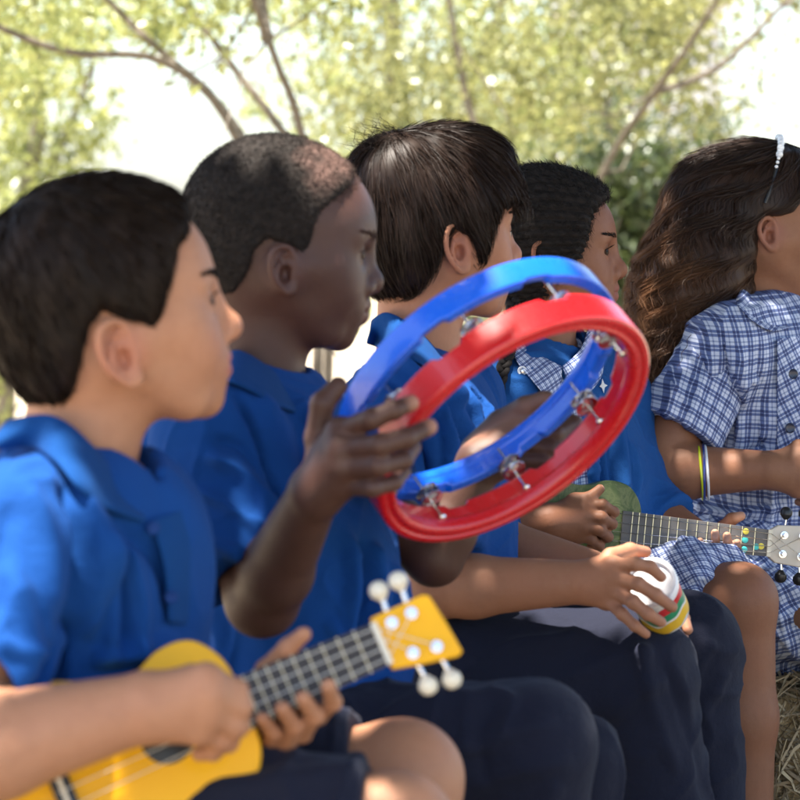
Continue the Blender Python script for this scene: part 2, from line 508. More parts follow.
def make_head(K, q, neck_to, neck_r=(.046, .050), h=.0017, nape=None):
    """head and neck sculpted in the head's own frame"""
    nl = K.l(neck_to)
    lo = np.minimum([-.115, -.098, -.13], nl - .065); hi = np.maximum([.125, .098, .115], nl + .065)
    F = Field(lo, hi, h)
    skull(F, 0, q)
    F.add(ell((.036, 0, -.044), (.049, .050, .058)), k=.022)
    for sd in (-1, 1):
        F.add(cone((-.004, sd * .047, -.042), (.046, sd * .024, -.088), .019, .014), k=.024)
        F.add(sph((.050, sd * .031, -.044), .0235 * q['cheek']), k=.02)
        F.add(cone((.042, sd * .046, -.022), (.008, sd * .056, -.026), .012, .010), k=.028)
    F.add(sph((.064, 0, -.092), .0155 * q['chin']), k=.016)
    F.add(ell((.068, 0, -.064), (.0195, .024, .021)), k=.016)
    # neck
    n0 = np.array([-.026, 0, -.050]) if nape is None else np.array(nape)
    F.add(cone(n0, nl, neck_r[0], neck_r[1]), k=.022)
    F.add(cone((-.01, 0, -.07), nl * .5 + n0 * .5 + [.012, 0, 0], .032, .030), k=.02)
    # eye sockets, brow, lids
    for sd in (-1, 1):
        F.sub(ell((.092, sd * .030, -.008), (.019, .0165, .0115)), k=.013)
        F.add(cone((.0775, sd * .014, .009), (.064, sd * .043, .008), .0055, .005), k=.012)
        F.add(sph((.0665, sd * .030, -.010), .0134), k=.004)
        F.sub(ell((.080, sd * .0305, -.0105), (.0090 * q.get('eye', 1), .0124 * q.get('eye', 1) ** .5, .0036 * q.get('eye', 1) ** .6)), k=.0016)
    # nose
    n = q['nose']; nw = q['nosew']
    tip = (.0845 + .013 * n, 0, -.037)
    F.add(cone((.0790, 0, .006), (.0835 + .009 * n, 0, -.030), .0072, .0082), k=.013)
    F.add(sph(tip, .0094), k=.014)
    for sd in (-1, 1):
        F.add(sph((.081 + .006 * n, sd * .0115 * nw, -.0425), .0062 * nw), k=.008)
        F.sub(sph((.0835 + .009 * n, sd * .0062 * nw, -.0485), .0034), k=.003)
    # lips
    L = q['lip']
    F.add(cone((.0855, 0, -.0600), (.0855, 0.001, -.060), .0058 * L), k=.006)
    for sd in (-1, 1):
        F.add(cone((.0850, 0, -.0605), (.0745, sd * .019, -.0650), .0052 * L, .0022), k=.004)
        F.add(cone((.0835, 0, -.0710), (.0735, sd * .017, -.0672), .0062 * L, .0024), k=.004)
        F.sub(cone((.0925, 0, -.0655), (.0790, sd * .020, -.0655), .0015, .0010), k=.0024)
    # ears
    e = lambda a, b, o=0: ear_pt(q, sd, a, b, o)
    for sd in (-1, 1):
        F.add(ell(e(-.001, .002, -.001), (.0135 * q['ear'], .0052, .0245 * q['ear']), rotm(sd * 22, 0, 0) @ rotm(0, 0, 0)), k=.006)
        hel = [(.008, -.001), (.011, .012), (.008, .024), (-.002, .0295), (-.012, .026), (-.0175, .014), (-.0175, 0), (-.012, -.013), (-.003, -.024), (.004, -.023), (.006, -.014)]
        hp = catmull([e(a, b, .004) for a, b in hel], 3)
        chain(F, hp, [.0026] * len(hp), k=.003)
        an = catmull([e(.002, .018, .0025), e(-.006, .012, .003), e(-.0105, 0, .003), e(-.004, -.013, .003)], 3)
        chain(F, an, [.0024] * len(an), k=.003)
        F.add(sph(e(.001, -.021, .002), .0058 * q['ear']), k=.004)
        F.sub(ell(e(-.001, -.003, .006), (.0060, .0085, .0088)), k=.0035); F.sub(ell(e(.0, .013, .0055), (.0062, .0030, .0045)), k=.003)
        F.add(sph(e(.0075, -.004, .003), .0040), k=.003)
    V, Q = F.mesh(1)
    # real lip colour
    x, y, z = V.T
    lip = np.zeros(len(V))
    for (z0, hz) in ((-.0615, .0052 * L), (-.0705, .0060 * L)):
        r_ = ((z - z0) / hz) ** 2 + (y / .0205) ** 2
        lip = np.maximum(lip, np.clip(1.6 - 1.3 * r_, 0, 1) * (x > .07))
    # ruddier ears, cheeks and nose
    ec = A_(*ear_pt(q, 0, -.002, .002, 0)); ec[1] = 0
    Vy = V * [1, 0, 1]
    fl_ = np.exp(-(np.linalg.norm(Vy - ec, axis=1) / .024) ** 4) * (np.abs(y) > .064) * .42
    fl_ = np.maximum(fl_, np.exp(-(np.linalg.norm(np.stack([x, np.abs(y), z], 1) - [.066, .040, -.042], axis=1) / .022) ** 2) * .22)
    fl_ = np.maximum(fl_, np.exp(-(np.linalg.norm(V - np.array(tip), axis=1) / .014) ** 2) * .20)
    lip = np.maximum(lip, fl_)
    return K.w(V), Q, {'lip': lip}, F

def fsample(F, V):
    g = (V - F.lo) / F.h
    g = np.clip(g, 0, np.array(F.n) - 1.001)
    i = g.astype(int); f = g - i
    r = 0
    for a in (0, 1):
        for b in (0, 1):
            for c in (0, 1):
                w_ = (f[:, 0] if a else 1 - f[:, 0]) * (f[:, 1] if b else 1 - f[:, 1]) * (f[:, 2] if c else 1 - f[:, 2])
                r = r + w_ * F.v[i[:, 0] + a, i[:, 1] + b, i[:, 2] + c]
    return r
def fgrad(F, V, e=None):
    e = e or F.h * 1.2
    G = np.stack([fsample(F, V + np.eye(3)[i] * e) - fsample(F, V - np.eye(3)[i] * e) for i in range(3)], 1)
    return G / (np.linalg.norm(G, axis=1, keepdims=True) + 1e-9)
def scatter(V, Q, n, keep=None):
    a = np.linalg.norm(np.cross(V[Q[:, 2]] - V[Q[:, 0]], V[Q[:, 3]] - V[Q[:, 1]]), axis=1) * .5
    if keep is not None: a = a * keep(V[Q].mean(1))
    f = rng.choice(len(Q), n, p=a / a.sum())
    u, v = rng.random((2, n, 1))
    q = V[Q[f]]
    return (q[:, 0] * (1 - u) + q[:, 1] * u) * (1 - v) + (q[:, 3] * (1 - u) + q[:, 2] * u) * v
def grow(F, p, comb, L, segs, lift0=.0, lift1=.0, jit=.15, wave=0, wf=40, stick=.8, clump=None, phf=None):
    """strands that follow comb() while hugging the field F; L per strand"""
    n = len(p); L = np.broadcast_to(L, (n,))[:, None]
    J_ = rng.normal(size=(n, 3)) * jit
    lf = rng.random(n) ** 1.5
    pts = [p.copy()]; ph = rng.uniform(0, 6.28, n) if clump is None else clump
    trav = np.zeros(n)
    for k in range(segs):
        t = (k + 1) / segs
        N = fgrad(F, p)
        d = comb(p) + J_
        d = d - N * (d * N).sum(1, keepdims=True)
        d /= np.linalg.norm(d, axis=1, keepdims=True) + 1e-9
        if callable(wave) or wave:
            wa = wave(p) if callable(wave) else wave
            side = np.cross(d, N); trav = trav + (L / segs)[:, 0]
            if phf is not None: trav = phf(p)
            d = d + side * (wa * np.cos(trav * wf + ph))[:, None] + N * (wa * .6 * np.sin(trav * wf + ph * 1.3))[:, None]
            d /= np.linalg.norm(d, axis=1, keepdims=True)
        p = p + d * L / segs
        sdv = fsample(F, p)
        tgt = lift0 + lift1 * t * lf
        p = p + fgrad(F, p) * ((tgt - sdv) * stick)[:, None]
        pts.append(p.copy())
    return np.stack(pts, 1)
def strands(name, S, wd, mat, parent, K=None, tipf=None):
    """S: n x m x 3 strand points -> thin tapered ribbons, one mesh"""
    if K is not None: S = K.w(S.reshape(-1, 3)).reshape(S.shape)
    n, m, _ = S.shape
    T = np.gradient(S, axis=1)
    rnd = rng.normal(size=(n, 1, 3))
    side = np.cross(T, rnd); side /= np.linalg.norm(side, axis=2, keepdims=True) + 1e-9
    t = np.linspace(0, 1, m)
    w_ = wd * (1 - .85 * t ** 2)[None, :, None] * rng.uniform(.6, 1.3, (n, 1, 1))
    A = S - side * w_ / 2; B = S + side * w_ / 2
    V = np.stack([A, B], 2).reshape(-1, 3)
    b = (np.arange(n)[:, None] * m + np.arange(m - 1)[None]).ravel() * 2
    Q = np.stack([b, b + 1, b + 3, b + 2], 1)
    r = np.repeat(rng.random(n), m * 2); tp = np.tile(np.repeat(t, 2), n)
    if tipf is not None: tp = tipf(V, tp)
    return build(name, V, Q, mat, parent, attrs={'rnd': r, 'tip': tp})

def eyes(K, mat, parent, gaze=0):
    for sd in (-1, 1):
        c = K.w([.0665, sd * .030, -.010])
        V, F = [], []
        nu, nv = 20, 14
        ax = K.M @ rotm(gaze, -3)
        for i in range(nv + 1):
            th = math.pi * i / nv
            r_ = .0122 + (.0008 if i < 3 else 0)
            for j in range(nu):
                ph = 2 * math.pi * j / nu
                V.append(c + K.sc * r_ * (ax @ np.array([math.cos(th), math.sin(th) * math.cos(ph), math.sin(th) * math.sin(ph)])))
        for i in range(nv):
            for j in range(nu):
                F.append([i * nu + j, i * nu + (j + 1) % nu, (i + 1) * nu + (j + 1) % nu, (i + 1) * nu + j])
        fm = [2 if f[0] // nu < 1 else 1 if f[0] // nu < 3 else 0 for f in F]
        build('eye', V, F, parent=parent, mats=mat, fmat=fm)
def lashes(K, mat, parent, n=26, L=.008):
    for sd in (-1, 1):
        S = []
        for i in range(n):
            a = (i / (n - 1) - .5) * 2
            y = sd * .0305 + a * .0115
            x = .0785 - abs(a) ** 2 * .0045 - (a * sd > 0) * abs(a) * .004
            z = -.0058 - abs(a) ** 2 * .003
            p0 = np.array([x, y, z]); d = np.array([1, a * .35, .15])
            S.append([p0 + d * L * t + np.array([0, 0, .35 * L * t * t]) for t in np.linspace(0, 1, 5)])
        strands('eyelashes', np.array(S), .0007, mat, parent, K)
def brows(K, mat, parent, F, n=160, w_=.0009, up=0.0):
    p = []
    for sd in (-1, 1):
        for i in range(n):
            a = rng.random()
            b = rng.normal() * .0014 * (1.25 - a)
            p.append([.088 - a * .020, sd * (.012 + a * .034), .0095 + up + .004 * math.sin(a * 2.4) + b])
    p = np.array(p)
    for _ in range(3): p = p - fgrad(F, p) * fsample(F, p)[:, None]
    sgn = np.sign(p[:, 1])
    S = grow(F, p, lambda q: np.stack([-.5 + 0 * q[:, 0], np.sign(q[:, 1]), .25 + 0 * q[:, 0]], 1), .007, 4, .0004, .001, .15)
    for sd in (-1, 1): strands('eyebrow', S[sgn == sd], w_, mat, parent, K)

# ------------------------------------------------------------------ people: bodies and hands
def limb_box(pts, pad): 
    pts = np.array(pts); return pts.min(0) - pad, pts.max(0) + pad
def hand_prims(F, wrist, mcps, fingers, thumb, pr=.0125, fr=(.0080, .0070, .0062, .0054), tr=(.0100, .0085, .0078, .0062), wr=.021, k=.008):
    """wrist point, knuckle points, finger joint chains from the knuckle on, thumb chain"""
    wrist = np.asarray(wrist)
    for m in mcps:
        F.add(cone(wrist * .85 + np.asarray(m) * .15, m, wr * .72, pr * .82), k=.012)
    for m0, m1 in zip(mcps[:-1], mcps[1:]):
        F.add(cone(m0, m1, pr * .72, pr * .72), k=.006)
    for i, f in enumerate(fingers):
        sc_ = (1, 1.04, 1, .86)[i] if len(fingers) == 4 else 1
        for a in range(len(f) - 1):
            F.add(cone(f[a], f[a + 1], fr[a] * sc_, fr[a + 1] * sc_), k=.0028 if a else .005)
        for a in range(1, len(f) - 1): F.add(sph(f[a], fr[a] * sc_ * 1.06), k=.002)
    for a in range(len(thumb) - 1):
        F.add(cone(thumb[a], thumb[a + 1], tr[a], tr[a + 1]), k=.010 if a == 0 else .004)
def on(F, K, px, py, off=.0, lo=-.42, hi=.25):
    """first point of the modelled surface met by the line of sight through a picture point, lifted by off"""
    dd = np.arange(lo, hi, .0015)
    p = np.array([P(px, py, K.d + t) for t in dd])
    ok = ((p > F.lo + F.h) & (p < F.lo + (np.array(F.n) - 2) * F.h)).all(1)
    v = np.where(ok, fsample(F, p), .06)
    i = np.argmax(v < off) if (v < off).any() else int(np.argmin(v))
    return p[i]
def nails(parent, tips, mat):
    """tips: (dip, tip, outward normal)"""
    for dip, tip, nn in tips:
        dip, tip, nn = [np.asarray(x, float) for x in (dip, tip, nn)]
        u = tip - dip; L = np.linalg.norm(u); u /= L
        nn = nn - u * nn.dot(u); nn /= np.linalg.norm(nn); s_ = np.cross(u, nn)
        c = tip - u * .0005
        V, F = [], []
        for i in range(6):
            for j in range(7):
                a = (i / 5 - .5) * 2; b = (j / 6 - .5) * 2
                rr = math.sqrt(max(0, 1 - (a * .98) ** 4))
                V.append(c + u * a * .0048 + s_ * b * .0040 * (.75 + .25 * rr) + nn * (.0056 - .0019 * b * b - (.0010 if a > 0 else 0) * a * a))
        for i in range(5):
            for j in range(6): F.append([i * 7 + j, i * 7 + j + 1, (i + 1) * 7 + j + 1, (i + 1) * 7 + j])
        build('fingernail', V, F, mat, parent)
def torso(F, fr, pel, che, nk, sN, sF, g=0.0, k=.03):
    fwd = np.asarray(fr, float); up = che - pel; up = up / np.linalg.norm(up)
    fwd = fwd - up * fwd.dot(up); fwd /= np.linalg.norm(fwd); lat = np.cross(up, fwd)
    M = np.stack([fwd, lat, up], 1)
    F.add(ell(che, (.080 + g, .118 + g, .125 + g), M), k=k)
    F.add(ell(che * .45 + pel * .55 + fwd * .012, (.080 + g, .108 + g, .12 + g), M), k=k)
    F.add(ell(pel, (.090 + g, .118 + g, .095 + g), M), k=k)
    F.add(cone(sN, sF, .040 + g), k=k)
    for s_ in (sN, sF): F.add(cone(nk, s_, .030 + g, .036 + g), k=k)
def arm_piece(K, sh, el, wr, r, extra=None, h=.0022):
    """upper arm + forearm (+ hand via extra(F)) as one sculpted skin surface"""
    pts = [sh, el, wr] + (extra[1] if extra else [])
    lo, hi = limb_box(pts, .055)
    F = Field(lo, hi, h)
    sh, el, wr = map(np.asarray, (sh, el, wr))
    F.add(cone(sh, el, r[0], r[1]), k=.01)
    b = el + (wr - el) * .28
    F.add(cone(el, b, r[1] * .98, r[1] * 1.0), k=.012); F.add(cone(b, wr, r[1] * 1.0, r[2]), k=.012)
    if extra: extra[0](F)
    V, Q = F.mesh(1)
    return V, Q, {}
def coarse_body(K, fr, pel, che, nk, sN, sF, legs, h=.005, extra=()):
    pts = [pel, che, nk, sN, sF] + [p for l in legs for p in l]
    lo, hi = limb_box(pts, .15)
    lo[2] = max(lo[2], -.02)
    F = Field(lo, hi, h)
    torso(F, fr, pel, che, nk, sN, sF, 0)
    for l in legs:
        F.add(cone(l[0], l[1], .064, .045), k=.02); F.add(cone(l[1], l[1] * .65 + l[2] * .35, .045, .042), k=.02)
        F.add(cone(l[1] * .65 + l[2] * .35, l[2], .042, .027), k=.02)
        F.add(cone(l[2], l[2] + [.10, 0, -.02], .028, .022), k=.02)
    for e in extra: F.add(e, k=.02)
    V, Q = F.mesh(1)
    return V, Q, {}
def collar(name, top, low, mat, parent, th=.003, n=6, bulge=.006, cdir=(0, -1, 0)):
    """a folded collar leaf lofted between its neck edge and its outer edge"""
    T = np.array(catmull(top, 8)); L = np.array(catmull(low, 8))
    m = min(len(T), len(L)); V = []
    cd = np.asarray(cdir, float)
    for j in range(n + 1):
        t = j / n
        V.append(T[:m] * (1 - t) + L[:m] * t + cd * bulge * math.sin(math.pi * t))
    V = np.concatenate(V); F = []
    for j in range(n):
        for i in range(m - 1):
            F.append([j * m + i, j * m + i + 1, (j + 1) * m + i + 1, (j + 1) * m + i])
    att = {'cloth': np.stack([V[:, 0] + V[:, 1] * .5 + V[:, 2] * .5, V[:, 2] * .9 - V[:, 0] * .5, 0 * V[:, 0]], 1)}
    o = build(name, V, F, mat, parent, attrs=att)
    s_ = o.modifiers.new('thickness', 'SOLIDIFY'); s_.thickness = th; s_.offset = 0
    b = o.modifiers.new('soft', 'SUBSURF'); b.levels = 1; b.render_levels = 1
    return o
def button(c, nrm, r, mat, parent, rim=None):
    m = MB(); m.lathe(c, nrm, [(-.001, r * .6), (0, r), (.0012, r), (.0018, r * .85), (.0012, r * .7), (.0009, r * .3)], 18)
    return m.build('button', mat, parent)
def shoe(parent, an, mat):
    an = np.asarray(an); lo = an + [-.07, -.06, -.09]; hi = an + [.20, .06, .05]
    F = Field(lo, hi, .005)
    F.add(cone(an + [-.01, 0, 0], an + [-.01, 0, -.035], .034, .036), k=.02)
    F.add(cone(an + [.0, 0, -.045], an + [.12, 0, -.052], .034, .032), k=.02)
    F.keep(lambda X, Y, Z: (an[2] - .078) - Z + 0 * X + 0 * Y)
    V, Q = F.mesh(1); build('shoe', V, Q, mat, parent)

# ------------------------------------------------------------------ palette
skin1 = m_skin('skin_light_brown', (.42, .205, .115), (.42, .13, .09))
skin2 = m_skin('skin_deep_brown', (.074, .034, .023), (.11, .045, .035), palm=(.42, .20, .13), rough=.5, spec=.38)
skin3 = m_skin('skin_tan', (.35, .165, .095), (.36, .11, .08))
skin4 = m_skin('skin_brown', (.22, .095, .05), (.24, .08, .055), palm=(.5, .27, .18))
skin5 = m_skin('skin_mid_brown', (.26, .12, .065), (.28, .09, .07), palm=(.5, .27, .18))
nail_d = m_plain('nail_pale', (.36, .20, .15), .45, .35)
polo = m_fabric('royal_blue_pique', (.008, .056, .225))
polo_rib = m_fabric('royal_blue_rib', (.006, .050, .185), knit=1300)
navy = m_fabric('navy_twill', (.013, .015, .029), rough=.75, knit=1500, sheen=.9)
jacket_m = m_fabric('blue_jersey', (.012, .070, .24), knit=1200)
white_rib = m_fabric('white_rib', (.75, .77, .8), knit=1300)
plaid = m_plaid('navy_white_check', .0190)
plaid4 = m_plaid('navy_white_check_fine', .014)
hair1 = m_hair('dark_brown_hair', (.011, .006, .0035), .55)
hair1.node_tree.nodes['Principled BSDF'].inputs['Specular IOR Level'].default_value = .14
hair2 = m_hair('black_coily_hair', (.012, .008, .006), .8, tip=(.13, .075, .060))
hair3 = m_hair('black_brown_hair', (.016, .008, .005), .5)
hair4 = m_hair('black_hair', (.010, .007, .006), .8)
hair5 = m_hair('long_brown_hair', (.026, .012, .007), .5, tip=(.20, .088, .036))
hair3.node_tree.nodes['Principled BSDF'].inputs['Specular IOR Level'].default_value = .18
eye_w = m_plain('eye_white', (.46, .41, .38), .35, .12)
eye_i = m_plain('eye_iris', (.035, .014, .007), .3, .06)
eye_p = m_plain('eye_pupil', (.003, .003, .003), .25, .08)
EYE = [eye_w, eye_i, eye_p]
black_pl = m_plain('black_plastic', (.012, .012, .013), .35)
navy_btn = m_plain('navy_button', (.012, .018, .045), .3)
blue_btn = m_plain('blue_button', (.008, .04, .17), .55, .15)
steel = m_plain('bright_steel', (.75, .75, .76), .22, .5, metal=1)
brass = m_plain('brass', (.75, .5, .2), .3, .5, metal=1)
shoe_m = m_plain('black_leather', (.012, .012, .012), .4)

# ------------------------------------------------------------------ setting: ground, trees, far buildings
def make_ground():
    m, n, b = newmat('dry_sandy_ground')
    c = ramp(n, noise(n, .6, 6, .6), [(.3, (.34, .27, .18)), (.55, (.46, .39, .28)), (.75, (.30, .28, .14))])
    c = mixc(n, ramp(n, noise(n, 30, 4), [(.45, 0), (.6, 1)]), c, (.25, .19, .12))
    n.links.new(c, b.inputs['Base Color']); b.inputs['Roughness'].default_value = .95
    bump(n, b, noise(n, 60, 5), .6, .01)
    xs = np.concatenate([[-400, -150, -60], np.linspace(-25, 25, 51), [60, 150, 400]]); ys = np.concatenate([[-100, -30], np.linspace(-8, 40, 49), [70, 150, 400, 800]])
    X, Y = np.meshgrid(xs, ys, indexing='ij'); Z = .015 * np.sin(X * 1.3) * np.cos(Y * .9)
    V = np.stack([X, Y, Z], 2).reshape(-1, 3); ny = len(ys)
    i = (np.arange(len(xs) - 1)[:, None] * ny + np.arange(ny - 1)[None]).ravel()
    g = build('ground', V, np.stack([i, i + ny, i + ny + 1, i + 1], 1), m)
    tag(g, kind='structure')
make_ground()

def leaf_mat(name, col, col2, tr=.5):
    m, n, b = newmat(name)
    n.nodes.remove(b); out = [x for x in n.nodes if x.type == 'OUTPUT_MATERIAL'][0]
    c = mixc(n, attr(n, 'rnd'), col, col2)
    d = node(n, 'ShaderNodeBsdfDiffuse'); t = node(n, 'ShaderNodeBsdfTranslucent'); g = node(n, 'ShaderNodeBsdfGlossy')
    g.inputs['Roughness'].default_value = .35; g.inputs['Color'].default_value = (.9, .95, .9, 1)
    for x in (d, t): n.links.new(c, x.inputs['Color'])
    a = node(n, 'ShaderNodeMixShader'); a.inputs[0].default_value = tr
    n.links.new(d.outputs[0], a.inputs[1]); n.links.new(t.outputs[0], a.inputs[2])
    e = node(n, 'ShaderNodeMixShader'); e.inputs[0].default_value = .06
    n.links.new(a.outputs[0], e.inputs[1]); n.links.new(g.outputs[0], e.inputs[2])
    n.links.new(e.outputs[0], out.inputs['Surface'])
    return m
leaf_a = leaf_mat('leaf_yellow_green', (.13, .165, .035), (.47, .49, .17))
leaf_b = leaf_mat('leaf_grey_green', (.085, .10, .028), (.44, .44, .17))
leaf_c = leaf_mat('leaf_dark_green', (.035, .055, .018), (.11, .14, .045))
bark = m_plain('bark', (.13, .11, .085), .9, .2, var=.35, vs=9, bs=.8, bsc=60, bd=.01)
bark_p = m_plain('bark_pale', (.17, .145, .115), .9, .2, var=.35, vs=9, bs=.8, bsc=60, bd=.01)

def leaves(name, C_, size, mat, parent, elong=2.2, droop=.3):
    """a leaf-shaped folded quad pair at each centre"""
    n = len(C_)
    d = rng.normal(size=(n, 3)); d[:, 2] -= droop; d /= np.linalg.norm(d, axis=1, keepdims=True)
    s_ = np.cross(d, rng.normal(size=(n, 3))); s_ /= np.linalg.norm(s_, axis=1, keepdims=True)
    u = np.cross(d, s_)
    L = (size * rng.uniform(.6, 1.35, n))[:, None]; W = L / elong
    A = C_ - d * L / 2; B = C_ + d * L / 2; m_ = C_ - u * W * .18
    V = np.stack([A, m_ + s_ * W / 2 + u * W * .2 - d * L * .05, B, m_ - s_ * W / 2 + u * W * .2 - d * L * .05, C_ * 1.0], 1).reshape(-1, 3)
    b = np.arange(n)[:, None] * 5
    Q = np.concatenate([b + [0, 1, 2, 4], b + [0, 4, 2, 3]], 0)
    return build(name, V, Q, mat, parent, smooth=False, attrs={'rnd': np.repeat(rng.random(n), 5)})
def limb(m, pts, r0, r1, n=9):
    pts = catmull(pts, 5)
    pts = [p + rng.normal(size=3) * .3 * (r0 * .25) for p in pts]
    k = len(pts)
    m.tube(pts, [r0 + (r1 - r0) * i / (k - 1) for i in range(k)], n)
def twigs(m, start, n, L, r, updir=(0, 0, .5)):
    out = []
    for i in range(n):
        p = start[rng.integers(len(start))]
        d = rng.normal(size=3) + np.asarray(updir); d /= np.linalg.norm(d)
        q = p + d * L * rng.uniform(.5, 1.2); mid = (p + q) / 2 + rng.normal(size=3) * L * .1
        m.tube([p, mid, q], [r, r * .7, r * .35], 5); out += [mid, q]
    return out
def clumps(cen, rad, n_cl, n_leaf, cl_r=.22):
    """leaf positions gathered in clumps inside an ellipsoid"""
    c = rng.normal(size=(n_cl, 3)); c /= np.linalg.norm(c, axis=1, keepdims=True)
    c = c * (rng.random((n_cl, 1)) ** .45) * np.asarray(rad) + np.asarray(cen)
    i = rng.integers(n_cl, size=n_leaf)
    r_ = cl_r * rng.uniform(.5, 1.4, n_cl)
    return c[i] + rng.normal(size=(n_leaf, 3)) * (r_[i] * .55)[:, None]
FOL = []
def tree_at(px, d, name, label, base_z, stems, blobs, mat, lm, lsize, group=None, skipf=None):
    base = P(px, HZ, d); base[2] = 0
    root = empty(name, base)
    tag(root, label, 'tree', group)
    m = MB(); nodes = []
    for pts, r0, r1 in stems:
        W = [P(*q) for q in pts]; limb(m, W, r0, r1); nodes += list(W[1:])
    if nodes: twigs(m, nodes, 16, .4, .005)
    m.build('trunk', mat, root)
    C_ = np.concatenate([clumps(P(*b[0]), b[1], b[2], b[3], b[4] if len(b) > 4 else .2) for b in blobs])
    C_ = C_[C_[:, 2] > .05]
    if skipf is not None: C_ = C_[skipf(C_)]
    leaves('crown', C_, lsize, lm, root)
    return root
def pxof(C_):
    return 400 + C_[:, 0] * FPX / C_[:, 1], HZ - (C_[:, 2] - CAMZ) * FPX / C_[:, 1]
tree_at(262, 7.6, 'shade_tree', 'pale many-stemmed tree fanning bare limbs up behind the boy with the tambourine', 0,
    [([(300, 620, 7.6), (285, 300, 7.6), (236, 135, 7.6), (165, 62, 7.5), (60, 50, 7.3), (-40, 5, 7.2), (-200, -90, 7.1)], .016, .006),
     ([(300, 620, 7.6), (290, 300, 7.6), (240, 132, 7.7), (150, 42, 7.8), (70, -40, 7.9), (-60, -190, 8.0)], .017, .006),
     ([(305, 620, 7.7), (318, 320, 7.7), (296, 160, 7.8), (225, 55, 7.9), (170, -30, 8.0), (120, -200, 8.1)], .017, .006),
     ([(305, 620, 7.7), (330, 320, 7.6), (302, 135, 7.5), (268, 40, 7.4), (240, -60, 7.3), (250, -230, 7.3)], .015, .006),
     ([(268, 40, 7.4), (262, -10, 7.5), (290, -80, 7.6)], .018, .010)],
    [((60, -20, 7.6), (.95, .7, .22), 46, 2000, .13), ((270, -60, 7.8), (.7, .6, .33), 50, 2700, .13), ((0, 50, 8.3), (.25, .4, .22), 18, 700, .12),
     ((-150, -350, 7.6), (1.6, 1.2, .8), 80, 6000, .3), ((300, -420, 7.6), (1.8, 1.3, .8), 90, 6000, .3)], bark_p, leaf_a, .038)
tree_at(545, 8.6, 'spreading_tree', 'slender brown tree leaning up to the right behind the girl in the jacket', 0,
    [([(545, 640, 8.6), (548, 330, 8.6), (603, 172, 8.6), (655, 92, 8.5), (705, 20, 8.4), (760, -80, 8.3), (800, -250, 8.2)], .014, .006),
     ([(655, 92, 8.5), (720, 66, 8.6), (800, -10, 8.7), (880, -60, 8.8)], .012, .005),
     ([(545, 640, 8.6), (520, 300, 8.7), (480, 150, 8.9), (455, 40, 9.0), (440, -80, 9.1)], .018, .008)],
    [((500, 30, 9.3), (.75, .6, .42), 80, 3900, .12), ((420, 120, 9.6), (.5, .5, .32), 46, 2600, .13), ((620, 60, 9.2), (.42, .5, .35), 40, 2500, .12),
     ((720, -10, 9.0), (.45, .5, .16), 30, 1500, .12), ((500, -300, 8.6), (2.0, 1.3, .75), 110, 7000, .3)], bark, leaf_b, .036)
tree_at(640, 10.6, 'bushy_tree', 'dense mid green bushy tree beyond the long haired girl', 0,
    [([(640, 560, 10.6), (638, 330, 10.6), (620, 200, 10.6), (600, 80, 10.6)], .05, .014)],
    [((640, 205, 10.6), (.46, .5, .47), 90, 11500, .15), ((560, 300, 10.4), (.45, .5, .45), 50, 4200, .15), ((610, 400, 10.6), (.6, .5, .3), 60, 3500, .15)], bark, leaf_c, .042)
tree_at(400, 12.5, 'tall_tree', 'tall yellow green tree filling the far background behind the straight haired boy', 0,
    [([(400, 480, 12.5), (410, 250, 12.5), (395, 60, 12.5), (380, -150, 12.5)], .08, .03), ([(410, 250, 12.5), (470, 90, 12.6), (520, -60, 12.6)], .04, .015)],
    [((400, 60, 12.5), (1.0, .8, .75), 100, 5600, .15), ((560, 90, 12.9), (.65, .7, .6), 50, 4400, .17), ((430, 260, 12.3), (.7, .7, .5), 50, 3000, .2)], bark, leaf_a, .046)
tree_at(10, 11.5, 'feathery_tree', 'feathery yellow green tree at the left behind the boy with the yellow instrument', 0,
    [([(0, 500, 11.5), (12, 260, 11.5), (40, 110, 11.5), (20, -60, 11.5)], .05, .02), ([(12, 260, 11.5), (60, 150, 11.6), (95, 60, 11.6)], .025, .01)],
    [((10, 70, 11.5), (.42, .6, .55), 50, 2400, .15), ((15, 230, 11.6), (.26, .5, .30), 30, 1500, .15), ((-60, 350, 11.5), (.5, .5, .4), 40, 2200, .2), ((150, 10, 12.0), (.5, .6, .13), 24, 900, .13)], bark_p, leaf_a, .055)

def far_shed():
    wall = m_plain('white_render', (.80, .80, .80), .8, .2, var=.04, vs=3)
    grey = m_plain('grey_batten', (.42, .42, .43), .7, .2, var=.08, vs=2)
    xl, xr, d = P(575, 0, 24)[0], P(722, 0, 24)[0], 24
    root = tag(empty('white_shed', ((xl + xr) / 2, d, 0)), 'pale shed with vertical battens seen through the trees near the right', 'shed')
    MB().box(((xl + xr) / 2, d + 1.2, 1.5), ((xr - xl) / 2, 1.2, 1.5)).build('wall', wall, root)
    MB().box(((xl + xr) / 2, d + 1.2, 3.05), ((xr - xl) / 2 + .12, 1.35, .05)).build('roof', grey, root, bevel=.01)
    for i in range(6):
        MB().box((xr - .06 - i * .22, d - .03, 1.49), (.028, .03, 1.49)).build('batten', grey, root)
far_shed()

